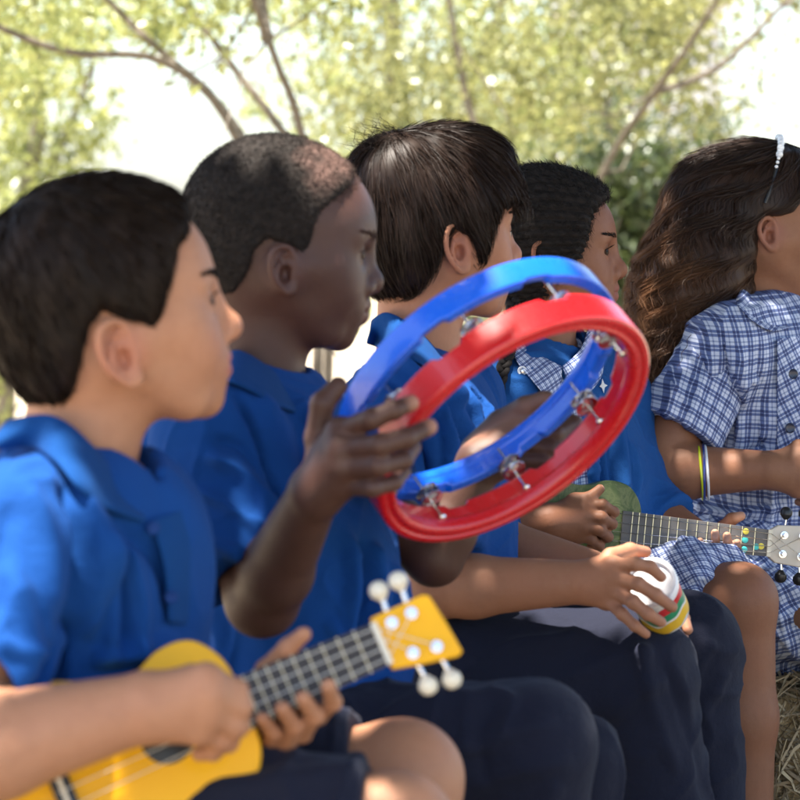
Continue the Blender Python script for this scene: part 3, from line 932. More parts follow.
# the tree the children sit under: its crown is above the picture and throws the dappled shade
SUNNY = [  # places on the children where a sun fleck lands: (point, radius)
    (P(2, 520, 2.27), .055), (P(2, 575, 2.25), .035), (P(12, 475, 2.30), .025), (P(15, 705, 2.22), .030), (P(328, 152, 2.82), .026), (P(345, 172, 2.8), .012), (P(322, 195, 2.8), .010), (P(424, 128, 3.26), .020), (P(405, 150, 3.24), .012),
    (P(560, 615, 3.2), .022), (P(600, 613, 3.2), .026), (P(640, 614, 3.2), .012), (P(300, 360, 2.85), .02), (P(560, 262, 2.60), .045), (P(630, 300, 2.60), .025),
    (P(478, 432, 2.88), .002), (P(725, 600, 3.65), .024), (P(335, 385, 3.0), .02), (P(450, 335, 3.25), .028), (P(410, 345, 3.2), .02), (P(640, 575, 3.15), .02), (P(715, 140, 4.0), .018), (P(345, 705, 2.5), .012)]
def shade_canopy():
    base = np.array([-2.9, 5.2, 0.])
    root = tag(empty('overhanging_tree', base), 'broad shade tree spreading its crown over the seated children', 'tree')
    m = MB()
    limb(m, [base, base + [.1, -.1, 1.2], base + [.5, -.4, 2.4], (-1.0, 3.9, 2.95), (.4, 3.0, 3.2), (1.8, 2.4, 3.3)], .16, .03, 12)
    limb(m, [base + [.5, -.4, 2.4], (-1.6, 3.0, 3.0), (-.9, 1.6, 3.2), (-.4, .2, 3.3)], .08, .02)
    limb(m, [base + [.3, -.2, 1.9], (-1.4, 5.2, 2.9), (.2, 5.2, 3.3), (1.8, 5.0, 3.4)], .09, .02)
    m.build('trunk', bark, root)
    n = CAN_N
    C_ = np.stack([rng.uniform(-1.9, 3.0, n), rng.uniform(.3, 6.2, n), rng.uniform(2.7, 3.5, n)], 1)
    # clump it
    g = wnoise(C_, 5.5, 1) + wnoise(C_, 11, 2) * .5
    C_ = C_[g > -.95]
    for p, r_ in SUNNY:
        v = C_ - p; t = v @ SUN_DIR; dist = np.linalg.norm(v - t[:, None] * SUN_DIR, axis=1)
        C_ = C_[dist > r_ + .042]
    for p, r_ in SHADED:      # extra leaves added across the sun's rays to shade these spots
        k = int(9000 * r_)
        e1 = np.cross(SUN_DIR, [0, 1, 0]); e1 /= np.linalg.norm(e1); e2_ = np.cross(SUN_DIR, e1)
        t = ((rng.uniform(2.8, 3.4, k) - p[2]) / SUN_DIR[2])[:, None]; a = rng.uniform(0, 6.28, (k, 1)); q = r_ * rng.random((k, 1)) ** .5
        N_ = p + SUN_DIR * t + (e1 * np.cos(a) + e2_ * np.sin(a)) * q
        for p2, r2 in SUNNY:
            v = N_ - p2; t = v @ SUN_DIR; N_ = N_[np.linalg.norm(v - t[:, None] * SUN_DIR, axis=1) > r2 + .042]
        C_ = np.concatenate([C_, N_])
    leaves('crown', C_, .085, leaf_c, root, elong=1.9)
SHADED = [(P(520, 430, 2.87), .06), (P(445, 520, 2.88), .05), (P(240, 330, 2.42), .03), (P(150, 760, 2.25), .12), (P(110, 690, 2.2), .05), (P(240, 170, 2.85), .09), (P(90, 230, 2.42), .10), (P(460, 730, 2.7), .10), (P(330, 260, 2.8), .05), (P(400, 200, 3.3), .07)]
CAN_N = 98000
shade_canopy()

# ------------------------------------------------------------------ the five children
def A_(*x): return np.array(x, float)
GRP = 'school children seated in a row'
def person(name_parts, label, base):
    V, Q, at = merge(name_parts)
    o = build('person', V, Q, base[1], base=base[0], attrs=at)
    return tag(o, label, 'person', GRP)
def seat_of(K, px, py, dd=0):
    b = K.J(px, py, dd); b[2] = .02; return b
def cloth_mesh(F, smooth, fl=(), amp=.0016, freq=26, seed=0, stretch=None):
    V, Q = F.mesh(smooth)
    if len(fl): V = folds(V, Q, fl)
    N = normals(V, Q)
    W = V + np.stack([wnoise(V, 9, 0), wnoise(V, 9, 1), wnoise(V, 9, 2)], 1) * .02
    rid = 1 - np.abs(wnoise(W, freq * 1.5, seed, (1, 1, .4))) * 2.0
    rid2 = 1 - np.abs(wnoise(W, freq * 1.9, seed + 1, (.55, 1, 1))) * 2.0
    mask = np.clip(wnoise(V, 7, seed + 2) * 1.2 + .5, 0, 1)
    V = V + N * (wnoise(V, freq, seed, stretch) * amp + np.clip(rid, 0, 1) ** 2 * amp * 3.2 * mask + np.clip(rid2, 0, 1) ** 2 * amp * 2.3 * (1 - mask))[:, None]
    return V, Q
def sleeve_into(F, sh, el, t, r0, r1, k=.03, hem=.004, ra=.034):
    """sleeve from shoulder towards elbow, cut square at fraction t, hollow at the hem"""
    sh, el = A_(*sh), A_(*el); ax = el - sh; L = np.linalg.norm(ax); ax /= L
    end = sh + ax * L * t
    F.op(cut(cone(sh, sh + ax * L * (t + .25), r0, r1), end, ax), k, '+')
    F.sub(cone(end - ax * .035, end + ax * .2, ra * .8, ra + .006), k=.004)
    return end, ax

# ---- 1: the near boy with the yellow instrument (out of focus)
K = Kid(2.42, (113, 305), 16, 10, 0, 1.02)
J = K.J
q1 = dict(HP, nose=.88, nosew=.85, earx=-.005, earz=-.020, ear=1.02, cheek=1.06)
nk, sN, sF = J(62, 478, 0), J(22, 545, -.125), J(78, 525, .13)
che, pel = J(78, 590), J(40, 760)
el, wr = J(-60, 760, -.25), J(140, 708, -.235)
fr = rotm(4)[:, 0]
Vh, Qh, ah, HF = make_head(K, q1, nk + A_(0.01, 0, 0), (.046, .052))
def hand1(F):
    m = [J(206, 680, -0.243), J(209, 695, -0.246), J(206, 712, -0.243), J(198, 728, -0.236)]
    f = [[m[0], J(236, 690, -0.233), J(238, 708, -0.216), J(228, 720, -0.206)], [m[1], J(240, 706, -0.233), J(238, 726, -0.216), J(226, 735, -0.206)],
         [m[2], J(234, 725, -0.231), J(228, 742, -0.216), J(214, 747, -0.206)], [m[3], J(220, 740, -0.226), J(213, 752, -0.214), J(199, 754, -0.206)]]
    th = [J(160, 692, -0.233), J(192, 676, -0.228), J(222, 684, -0.213), J(238, 694, -0.203)]
    hand_prims(F, wr, m, f, th, pr=.0165, fr=(.0105, .0092, .0082, .0072), wr=.029)
Va, Qa, _ = arm_piece(K, sN, el, wr, (.040, .041, .027), (hand1, [J(255, 660, -.2), J(250, 770, -.15)]), h=.0022)
elF, wrF = J(130, 745, .08), J(238, 722, -.04)
def hand1b(F):
    m = [J(282, 692, -.11), J(276, 702, -.105), J(268, 712, -.10), J(258, 720, -.095)]
    f = [[m[0], J(318, 715, -.115), J(333, 702, -.135), J(328, 686, -.16)], [m[1], J(302, 733, -.115), J(314, 716, -.14), J(303, 698, -.163)],
         [m[2], J(285, 745, -.115), J(294, 726, -.14), J(282, 708, -.163)], [m[3], J(266, 748, -.11), J(273, 732, -.14), J(262, 718, -.16)]]
    th = [J(250, 700, -.09), J(266, 670, -.105), J(288, 648, -.125), J(304, 634, -.135)]
    hand_prims(F, wrF, m, f, th, pr=.014, fr=(.0088, .0078, .0070, .0062), wr=.024)
Vb, Qb, _ = arm_piece(K, sF, elF, wrF, (.038, .036, .025), (hand1b, [J(340, 620, -.17), J(340, 750, -.1)]), h=.0022)
hN, kN, aN = J(30, 830, -.09), J(392, 836, -.12), J(400, 1290, -.12)
hF, kF, aF = J(40, 800, .09), J(404, 779, .06), J(420, 1230, .06)
Vc, Qc, _ = coarse_body(K, fr, pel, che, nk, sN, sF, [(hN, kN, aN), (hF, kF, aF)], h=.0045, extra=[sph(kN + A_(.003, 0, .0), .047), sph(kF, .047)])
p1 = person([(Vh, Qh, ah), (Va, Qa), (Vb, Qb), (Vc, Qc)], 'boy with short dark hair and blue polo strumming the yellow instrument', (seat_of(K, 40, 800), skin1))
# hair
def hair_cap(K, q, poly, g, h=.002, back=0.0, smooth=2, kk=.012, extra=(), neg=()):
    F = Field([-.135, -.105, -.13], [.13, .105, .14], h)
    skull(F, g, q, back)
    for e in extra: F.add(e, k=.015)
    for e in neg: F.sub(e, k=.006)
    px, pz = zip(*poly)
    F.keep(lambda X, Y, Z: poly_sd(px, pz, X, Z) + 0 * Y, k=kk)
    V, Q = F.mesh(smooth)
    return V, Q, F
poly = K.hp([(205, 205), (196, 232), (183, 248), (173, 288), (167, 312), (158, 327), (146, 322), (128, 315), (110, 308), (98, 322), (92, 350), (88, 385), (78, 412), (30, 420), (-40, 380), (-40, 140), (150, 130), (215, 150)])
V, Q, F = hair_cap(K, q1, poly, .011, back=.004)
V = V + normals(V, Q) * (wnoise(V, 90, 1, (1, 1, .5)) * .0006 + wnoise(V, 200, 2, (1, 1, .4)) * .0006)[:, None]
hr = build('hair', K.w(V), Q, hair1, p1, attrs={'rnd': np.clip(.5 + wnoise(V, 150, 1, (1, 1, .3)) * .3, 0, 1)})
def comb1(p):
    r_ = p - A_(-.06, 0, .085)
    d = r_ / (np.linalg.norm(r_, axis=1, keepdims=True) + .01)
    d[:, 2] -= .55; d[:, 0] += .15
    return d
S = grow(F, scatter(V, Q, 9000), comb1, rng.uniform(.012, .026, 9000), 5, 0, .004, .22)
strands('hair_strands', S, .0010, hair1, hr, K)
eyes(K, EYE, p1, -22); lashes(K, hair4, p1); brows(K, hair1, p1, HF, 200, .0012)
# shirt
F = Field([nk[0] - .30, nk[1] - .25, pel[2] - .10], [nk[0] + .22, nk[1] + .24, nk[2] + .06], .003)
torso(F, fr, pel, che, nk + A_(0, 0, -.005), sN, sF, .014)
F.add(cone(J(155, 535, 0), J(145, 640, 0), .044, .045), k=.04)
F.sub(cone(nk + A_(0, 0, -.03), K.w([-.02, 0, -.05]), .054, .050), k=.006); F.sub(cone(J(112, 455, -.01), J(140, 492, -.035), .040, .020), k=.006)
sleeve_into(F, sN, el, .78, .056, .056, ra=.047)
sleeve_into(F, sF, elF, .6, .054, .054)
fl = [([J(72, 500, -.12), J(80, 560, -.15), J(62, 620, -.15), J(48, 690, -.15)], .010, -.011),
      ([J(90, 520, -.1), J(105, 590, -.13), J(100, 650, -.12)], .010, .005), ([J(120, 540, -.1), J(138, 600, -.12), J(142, 660, -.1)], .009, .005),
      ([J(60, 640, -.15), J(90, 655, -.13), J(130, 650, -.1)], .008, .004), ([J(10, 600, -.18), J(25, 640, -.18), J(8, 680, -.18)], .010, .006),
      ([J(160, 520, -.03), J(178, 580, -.06), J(172, 650, -.05)], .010, .006), ([J(20, 490, -.14), J(45, 560, -.17), J(35, 620, -.17)], .012, .004),
      ([J(105, 520, -.1), J(120, 600, -.13), J(118, 660, -.1)], .006, -.004)]
fl = [([J(60, 465), J(72, 490), J(87, 530), J(82, 585), J(70, 625), J(48, 668), J(30, 700)], .0065, -.011), ([J(78, 480), J(99, 535), J(96, 590), J(84, 640)], .008, .006),
      ([J(100, 530), J(108, 570), J(112, 610), J(108, 660)], .0075, .006), ([J(124, 540), J(134, 580), J(139, 616), J(134, 665)], .007, .006), ([J(116, 535), J(123, 590), J(124, 650)], .0055, -.005),
      ([J(120, 524), J(150, 548), J(168, 575), J(178, 620)], .008, -.006), ([J(90, 660), J(130, 655), J(180, 640)], .008, .005), ([J(60, 690), J(110, 684), J(160, 676)], .007, .004),
      ([J(0, 560), J(18, 600), J(28, 650), J(22, 690)], .010, .005), ([J(20, 480), J(44, 520), J(52, 570), J(44, 620)], .011, .005), ([J(-5, 640), J(20, 655), J(40, 650)], .007, .004), ([J(10, 500), J(-2, 560), J(4, 620)], .010, -.004)]
V, Q = cloth_mesh(F, 2, fl, .0014, 22)
sh = build('polo_shirt', V, Q, polo, p1)
collar('collar', [J(8, 420, -.045), J(45, 414, -.07), J(70, 424, -.078), J(97, 450, -.072), J(120, 480, -.062), J(140, 500, -.045)],
       [J(-20, 455, -.10), *[on(F, K, a, b, .005) for a, b in ((25, 447), (52, 460), (78, 488), (105, 508), (146, 522))]], polo_rib, sh, .0035)
collar('collar', [J(120, 470, .04), J(136, 474, .03), J(148, 484, .01), J(152, 500, -.03)], [J(150, 470, .09), J(176, 488, .07), J(196, 506, .05), J(192, 520, .0)], polo_rib, sh, .0035)
collar('placket', [on(F, K, a, b, .004) for a, b in ((150, 520), (160, 550), (166, 580), (168, 622))], [J(194, 506, -.03), J(200, 540, -.035), J(200, 580, -.035), J(193, 626, -.035)], polo_rib, sh, .002, bulge=.004)
button(on(F, K, 153, 528, .006), (.5, -.8, 0), .0058, blue_btn, sh); button(on(F, K, 171, 597, .006), (.4, -.9, 0), .0058, blue_btn, sh)
# shorts
F = Field([pel[0] - .20, pel[1] - .24, pel[2] - .14], [kN[0] + .02, pel[1] + .24, pel[2] + .10], .004)
for h_, k_, e_ in ((hN, kN, .93), (hF, kF, .87)):
    ax = (k_ - h_); L = np.linalg.norm(ax); ax /= L; end = h_ + ax * L * e_
    F.op(cut(cone(h_, k_ + ax * .05, .082, .059), end, ax), .012, '+')
    F.sub(cone(end - ax * .03, end + ax * .2, .044, .053), k=.004)
F.add(ell(pel, (.105, .135, .10)), k=.02)
V, Q = cloth_mesh(F, 2, [([J(150, 745, -.06), J(250, 748, -.06), J(340, 735, -.0)], .012, .004), ([J(200, 790, -.13), J(290, 780, -.16), J(360, 770, -.15)], .010, .004)], .0015, 20)
build('shorts', V, Q, navy, p1)
shoe(p1, aN, shoe_m); shoe(p1, aF, shoe_m)

# ---- 2: the boy holding the tambourine
K = Kid(2.85, (283, 240), 9, -4, 0, 1.0); J = K.J
q2 = dict(HP, earx=.003, earz=-.013, nose=.80, nosew=1.25, lip=1.35, fore=.007, cheek=1.06, ear=.86)
nk, sN, sF = J(254, 402, 0), J(218, 446, -.125), J(296, 440, .12)
che, pel = J(280, 505), J(295, 700)
el, wr = J(262, 600, -.20), J(313, 496, -.305)
Vh, Qh, ah, HF = make_head(K, q2, nk + A_(0.004, 0, 0), (.045, .050))
def hand2(F):
    m = [J(340, 432, -.325), J(342, 450, -.335), J(343, 468, -.335), J(341, 485, -.325)]
    f = [[m[0], J(372, 419, -.352), J(394, 410, -.352), J(411, 403, -.342)], [m[1], J(380, 445, -.362), J(406, 438, -.355), J(429, 427, -.335)],
         [m[2], J(378, 466, -.360), J(403, 460, -.342), J(413, 447, -.315)], [m[3], J(372, 488, -.350), J(394, 483, -.335), J(404, 472, -.312)]]
    th = [J(322, 478, -.30), J(318, 438, -.30), J(322, 404, -.305), J(338, 386, -.30)]
    hand_prims(F, wr, m, f, th, pr=.0165, fr=(.0104, .0093, .0084, .0074), tr=(.0140, .0120, .0105, .0090), wr=.026)
Va, Qa, _ = arm_piece(K, sN, el, wr, (.038, .0335, .0235), (hand2, [J(440, 380, -.36), J(430, 500, -.30)]), h=.0017)
elF, wrF = J(434, 556, .05), J(480, 463, .05)
def hand2b(F):
    m = [J(546, 408, 0.065), J(553, 420, 0.063), J(556, 432, 0.060), J(552, 444, 0.055)]
    f = [[m[0], J(574, 424, 0.040), J(556, 434, 0.017), J(524, 428, 0.013)], [m[1], J(576, 437, 0.033), J(550, 449, 0.011), J(516, 444, 0.007)],
         [m[2], J(572, 450, 0.029), J(544, 461, 0.009), J(507, 459, 0.005)], [m[3], J(562, 460, 0.027), J(536, 471, 0.011), J(505, 472, 0.007)]]
    th = [J(476, 450, 0.080), J(500, 424, 0.075), J(526, 408, 0.057), J(546, 400, 0.047)]
    for a in m: F.add(cone(wrF, a, .018, .012), k=.012)
    hand_prims(F, wrF, m, f, th, pr=.015, fr=(.0096, .0088, .0080, .0070), tr=(.0165, .0140, .0120, .0100), wr=.023)
Vb, Qb, _ = arm_piece(K, sF, elF, wrF, (.034, .0295, .0220), (hand2b, [J(590, 390, -.01), J(590, 485, .13)]), h=.0019)
palm = np.zeros(len(Vb)); 
for t_ in ((524, 428, .013), (516, 444, .007), (507, 459, .005), (505, 472, .007)):
    palm = np.maximum(palm, np.clip(1.3 - np.linalg.norm(Vb - J(*t_), axis=1) / .010, 0, .8))
palm = np.maximum(palm, np.clip(1.1 - seg_dist(Vb, J(480, 442, .055), J(540, 400, .025))[0] / .022, 0, .55))
pa = np.zeros(len(Va))
for t_ in ((413, 402, -.342), (431, 426, -.335)): pa = np.maximum(pa, np.clip(1.4 - np.linalg.norm(Va - J(*t_), axis=1) / .010, 0, .85))
hN, kN, aN = J(320, 762, -.09), J(534, 745, -.12), J(540, 1185, -.12)
hF, kF, aF = J(330, 755, .07), J(566, 768, .05), J(560, 1150, .05)
Vc, Qc, _ = coarse_body(K, fr, pel, che, nk, sN, sF, [(hN, kN, aN), (hF, kF, aF)])
p2 = person([(Vh, Qh, ah), (Va, Qa, {'palm': pa}), (Vb, Qb, {'palm': palm}), (Vc, Qc)], 'boy with close cropped hair holding up the blue and red ring', (seat_of(K, 290, 720), skin2))
nails(p2, [(J(394, 410, -.352), J(411, 403, -.342), A_(.1, -1, .3)), (J(406, 438, -.355), J(429, 427, -.335), A_(.1, -1, .3)), ], nail_d)
poly = K.hp([(368, 160), (354, 186), (340, 198), (322, 212), (316, 226), (310, 250), (304, 262), (296, 248), (270, 238), (258, 250), (252, 272), (240, 292), (214, 300), (150, 280), (150, 100), (300, 90), (370, 110)])
V, Q, F = hair_cap(K, q2, poly, .0045, h=.0016, smooth=1, kk=.006)
V = V + normals(V, Q) * (wnoise(V, 420, 1) * .0004 + wnoise(V, 900, 2) * .0004)[:, None]
def scalp_highlight2(V, t=None):  # scalp showing through short hair, with the sun highlight painted in as paler colour
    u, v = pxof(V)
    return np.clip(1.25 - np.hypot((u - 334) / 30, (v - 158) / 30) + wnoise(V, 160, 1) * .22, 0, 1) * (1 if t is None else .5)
hr = build('hair', K.w(V), Q, hair2, p2, attrs={'rnd': np.clip(.5 + wnoise(V, 300, 1) * .3, 0, 1), 'tip': scalp_highlight2(K.w(V))})
pts = scatter(V, Q, 26000)
fr2 = K.hp([(352, 150), (344, 176), (334, 196), (344, 204), (362, 190), (376, 168), (380, 140)])
qv = scatter(K.l(Vh), Qh, 60000); qv = qv[(poly_sd([q[0] for q in fr2], [q[1] for q in fr2], qv[:, 0:1], qv[:, 2:3])[:, 0] < .001) & (qv[:, 2] > .0)][:2500]
S = grow(HF, qv, lambda p: rng.normal(size=p.shape), .0030, 4, .0002, .0025, .9, wave=1.2, wf=1500, stick=.5)
strands('hairline_curls', S, .0005, hair2, hr, K)
S = grow(F, pts, lambda p: rng.normal(size=p.shape), .0045, 4, .0002, .0045, .9, wave=1.2, wf=1500, stick=.5)
strands('hair_curls', S, .0006, hair2, hr, K, tipf=scalp_highlight2)
eyes(K, EYE, p2, -22); lashes(K, hair4, p2); brows(K, hair2, p2, HF, 150, .0009)
F = Field([nk[0] - .22, nk[1] - .25, pel[2] - .08], [nk[0] + .26, nk[1] + .24, nk[2] + .06], .003)
torso(F, fr, pel, che, nk + A_(0, 0, -.005), sN, sF, .018)
F.add(cone(J(335, 560, -.02), J(345, 650, -.02), .055, .062), k=.04); F.add(cone(J(185, 440, -.02), J(175, 520, -.02), .04, .05), k=.05)
F.sub(cone(nk + A_(.004, 0, -.02), K.w([-.022, 0, -.05]), .052, .048), k=.006)
e2, a2 = sleeve_into(F, sN, el, .84, .056, .064, ra=.044)
sleeve_into(F, sF, elF, .6, .056, .060)
fl = [([J(258, 400, -.10), J(285, 440, -.14), J(298, 500, -.15)], .011, .007), ([J(240, 410, -.12), J(268, 460, -.16), J(280, 520, -.17)], .010, .006),
      ([J(200, 470, -.18), J(240, 490, -.2), J(285, 520, -.18)], .008, .006), ([J(190, 500, -.18), J(230, 525, -.2), J(270, 545, -.18)], .008, .005),
      ([J(300, 410, -.08), J(320, 450, -.10), J(330, 500, -.11)], .011, .007), ([J(345, 540, -.10), J(355, 600, -.11), J(350, 660, -.10)], .010, .007),
      ([J(375, 550, -.07), J(385, 610, -.08), J(380, 670, -.08)], .009, .006), ([J(275, 415, -.1), J(310, 480, -.13), J(318, 560, -.13)], .006, -.005),
      ([J(180, 460, -.16), J(195, 520, -.19), J(200, 570, -.18)], .010, .005), ([J(222, 400, -.1), J(255, 440, -.15), J(280, 500, -.16), J(285, 545, -.14)], .004, -.004)]
fl = [([J(236, 392), J(252, 420), J(268, 460), J(280, 505), J(284, 545)], .0045, -.007), ([J(262, 392), J(278, 425), J(290, 470), J(294, 520)], .008, .003),
      ([J(205, 455), J(235, 470), J(262, 500), J(276, 530)], .008, .007), ([J(195, 490), J(225, 505), J(255, 528), J(270, 545)], .0065, .005), ([J(190, 530), J(215, 545), J(245, 556)], .007, .005), ([J(214, 440), J(240, 446), J(262, 470)], .006, -.004),
      ([J(183, 582), J(230, 566), J(274, 548)], .0022, -.0018), ([J(182, 576), J(229, 560), J(272, 542)], .0022, -.0014),
      ([J(300, 400), J(312, 440), J(316, 480), J(326, 520)], .007, .007), ([J(324, 410), J(334, 440), J(336, 480)], .007, .006), ([J(312, 430), J(322, 470), J(328, 510)], .005, -.005),
      ([J(345, 530), J(352, 580), J(346, 640), J(350, 680)], .007, .008), ([J(370, 540), J(378, 590), J(372, 650)], .007, .007), ([J(358, 540), J(364, 600), J(360, 670)], .006, -.007), ([J(392, 560), J(398, 610), J(390, 670)], .006, .006),
      ([J(170, 470), J(180, 520), J(176, 570)], .009, .005), ([J(330, 620), J(340, 650), J(336, 690)], .006, .005), ([J(210, 600), J(225, 640), J(220, 690)], .007, .006)]
V, Q = cloth_mesh(F, 2, fl, .0016, 24, 1)
sh = build('polo_shirt', V, Q, polo, p2)
collar('collar', [J(222, 356, -.03), J(238, 350, -.062), J(262, 362, -.068), J(280, 378, -.06), J(292, 392, -.04)],
       [J(205, 384, -.08), *[on(F, K, a, b, .005) for a, b in ((228, 382), (252, 392), (276, 405), (296, 413))]], polo_rib, sh, .0032)
collar('collar', [J(284, 372, .02), J(292, 366, .0), J(296, 378, -.02), J(294, 394, -.035)], [J(300, 366, .05), J(314, 376, .03), J(322, 390, .0), J(316, 408, -.03)], polo_rib, sh, .0032)
button(on(F, K, 306, 424, .004), (.3, -1, .2), .005, blue_btn, sh)
def trousers(K, legs, pel, mat, fl, parent, h=.004, rk=.056, amp=.002):
    pts = [p for l in legs for p in l] + [pel]
    lo, hi = limb_box(pts, .12); F = Field(lo, hi, h)
    F.add(ell(pel, (.105, .135, .10)), k=.02)
    for a, b, c in legs:
        F.add(cone(a, b, .080, rk), k=.015)
        end = c + A_(0, 0, .03); ax = (c - b) / np.linalg.norm(c - b)
        F.op(cut(cone(b, c, rk * .96, rk * .98), end, ax), .022, '+')
        F.sub(cone(end - ax * .03, end + ax * .1, rk * .8, rk * .92), k=.003)
    V, Q = cloth_mesh(F, 2, [(a_, b_, c_ * .42) for a_, b_, c_ in fl], amp * .62, 20, 2)
    return build('trousers', V, Q, mat, parent)
trousers(K, [(hN, kN, aN), (hF, kF, aF)], pel, navy,
         [([J(380, 720, -.17), J(450, 700, -.17), J(520, 700, -.17)], .010, .005), ([J(430, 760, -.18), J(500, 735, -.185), J(560, 720, -.15)], .009, .006),
          ([J(470, 790, -.18), J(520, 770, -.185), J(575, 760, -.14)], .009, .005), ([J(500, 700, -.14), J(480, 735, -.18), J(490, 790, -.18)], .008, -.004), ([J(560, 780, -.16), J(545, 820, -.17), J(550, 880, -.17)], .010, .006)], p2, rk=.057, amp=.003)
shoe(p2, aN, shoe_m); shoe(p2, aF, shoe_m)

# ---- 3: the boy with straight dark hair holding the shaker can
K = Kid(3.30, (438, 227), 23, 2, 0, 1.0); J = K.J
q3 = dict(HP, earz=-.008, nose=.85, ear=1.05)
nk, sN, sF = J(418, 368, 0), J(400, 415, -.125), J(450, 402, .115)
che, pel = J(428, 470), J(424, 630)
fr3 = rotm(6)[:, 0]
el, wr = J(432, 588, -.14), J(582, 582, -.185)
Vh, Qh, ah, HF = make_head(K, q3, nk, (.046, .050))
def hand3(F):
    m = [J(612, 566, -.205), J(616, 578, -.208), J(614, 590, -.205), J(607, 600, -.198)]
    f = [[m[0], J(636, 564, -.228), J(650, 567, -.226), J(661, 577, -.222)], [m[1], J(638, 584, -.236), J(656, 595, -.238), J(672, 607, -.232)],
         [m[2], J(633, 602, -.238), J(648, 614, -.240), J(661, 622, -.232)], [m[3], J(622, 614, -.228), J(635, 626, -.232), J(646, 634, -.226)]]
    th = [J(592, 572, -.19), J(610, 556, -.18), J(630, 550, -.165), J(646, 552, -.145)]
    hand_prims(F, wr, m, f, th, pr=.0135, fr=(.0084, .0074, .0068, .0060), wr=.023)
Va, Qa, _ = arm_piece(K, sN, el, wr, (.038, .034, .0235), (hand3, [J(690, 540, -.24), J(690, 645, -.13)]), h=.0018)
elF, wrF = J(462, 535, .11), J(590, 568, .02)
def hand3b(F):
    m = [J(640, 612, -.04), J(640, 622, -.05), J(638, 632, -.06), J(634, 640, -.07)]
    f = [[m[0], J(668, 612, -.05), J(684, 618, -.075), J(688, 630, -.10)], [m[1], J(668, 628, -.06), J(682, 638, -.085), J(682, 648, -.105)],
         [m[2], J(662, 642, -.075), J(675, 652, -.095), J(672, 657, -.115)], [m[3], J(654, 650, -.085), J(664, 658, -.10), J(662, 661, -.118)]]
    th = [J(610, 580, .0), J(632, 575, -.01), J(652, 575, -.02), J(668, 582, -.03)]
    hand_prims(F, wrF, m, f, th, pr=.013, fr=(.0082, .0073, .0066, .0058), wr=.022)
Vb, Qb, _ = arm_piece(K, sF, elF, wrF, (.036, .032, .022), (hand3b, [J(700, 560, -.13), J(700, 670, 0)]), h=.0022)
hN, kN, aN = J(460, 680, -.09), J(630, 668, -.10), J(716, 1085, -.10)
hF, kF, aF = J(480, 668, .08), J(684, 648, .08), J(700, 1060, .08)
Vc, Qc, _ = coarse_body(K, fr3, pel, che, nk, sN, sF, [(hN, kN, aN), (hF, kF, aF)])
p3 = person([(Vh, Qh, ah), (Va, Qa), (Vb, Qb), (Vc, Qc)], 'boy with straight fringe and dark trousers holding the shaker can', (seat_of(K, 450, 660), skin3))
nails(p3, [(J(650, 567, -.226), J(661, 577, -.222), A_(.3, -1, .5)), (J(656, 595, -.238), J(672, 607, -.232), A_(.3, -1, .5)), (J(648, 614, -.240), J(661, 622, -.232), A_(.2, -1, .4))], nail_d)
poly = K.hp([(512, 205), (500, 208), (490, 226), (486, 262), (474, 272), (468, 240), (452, 228), (440, 240), (434, 270), (425, 292), (400, 308), (330, 310), (330, 90), (450, 90), (540, 120), (540, 200)])
V, Q, F = hair_cap(K, q3, poly, .013, back=.006, extra=[ell((.02, 0, .075), (.075, .06, .045)), ell((-.05, 0, .05), (.06, .065, .06))])
V = V + normals(V, Q) * (wnoise(V, 80, 1, (1, 1, .6)) * .0016)[:, None]
hr = build('hair', K.w(V), Q, hair3, p3, attrs={'rnd': np.clip(.4 + wnoise(V, 150, 1, (1, 1, .3)) * .3, 0, 1)})
crown3 = A_(-.062, -.01, .085)
def comb3(p):
    r_ = p - crown3
    d = r_ / (np.linalg.norm(r_, axis=1, keepdims=True) + .01)
    d[:, 2] -= .65
    d += np.stack([wnoise(p, 60, 0), wnoise(p, 60, 1), wnoise(p, 60, 2)], 1) * .16
    return d
nS = 17000
pts = scatter(V, Q, nS)
S = grow(F, pts, comb3, rng.uniform(.025, .05, nS), 8, 0, .008, .10)
strands('hair_strands', S, .0008, hair3, hr, K)
S = grow(F, scatter(V, Q, 150, lambda c: (np.linalg.norm(c - crown3, axis=1) < .035).astype(float)), lambda p: rng.normal(size=p.shape) + A_(-1.2, 0, .8), rng.uniform(.02, .045, 150), 8, .002, .035, .5, stick=.6)
strands('loose_strands', S, .0006, hair3, hr, K)
# fringe hanging past the hairline
nF = 1500
fp = np.stack([rng.uniform(.066, .100, nF), rng.uniform(-.062, .055, nF), rng.uniform(.035, .07, nF)], 1)
for _ in range(4): fp = fp - fgrad(F, fp) * fsample(F, fp)[:, None]
cl = np.round(fp[:, 1:2] * 90) / 90
tt = np.linspace(0, 1, 8)[None, :, None]
Lf = (.030 + .009 * np.sin(cl * 300)) * rng.uniform(.75, 1.1, (nF, 1))
dn = np.stack([np.full(nF, .10) + rng.normal(size=nF) * .06, (cl[:, 0] - fp[:, 1]) * 5 + rng.normal(size=nF) * .05, -np.ones(nF)], 1)
S = fp[:, None] + dn[:, None] * (Lf[:, :, None] * tt) + A_(.010, 0, 0) * np.sin(tt * 2.5)
strands('fringe', S, .0008, hair3, hr, K)
eyes(K, EYE, p3); lashes(K, hair4, p3, L=.010); brows(K, hair3, p3, HF, 120)
F = Field([nk[0] - .22, nk[1] - .25, pel[2] - .08], [nk[0] + .26, nk[1] + .24, nk[2] + .06], .0032)
torso(F, fr3, pel, che, nk + A_(0, 0, -.005), sN, sF, .016)
F.sub(cone(nk + A_(.004, 0, -.02), K.w([-.022, 0, -.05]), .052, .049), k=.006)
sleeve_into(F, sN, el, .78, .056, .060, ra=.040); sleeve_into(F, sF, elF, .7, .052, .056)
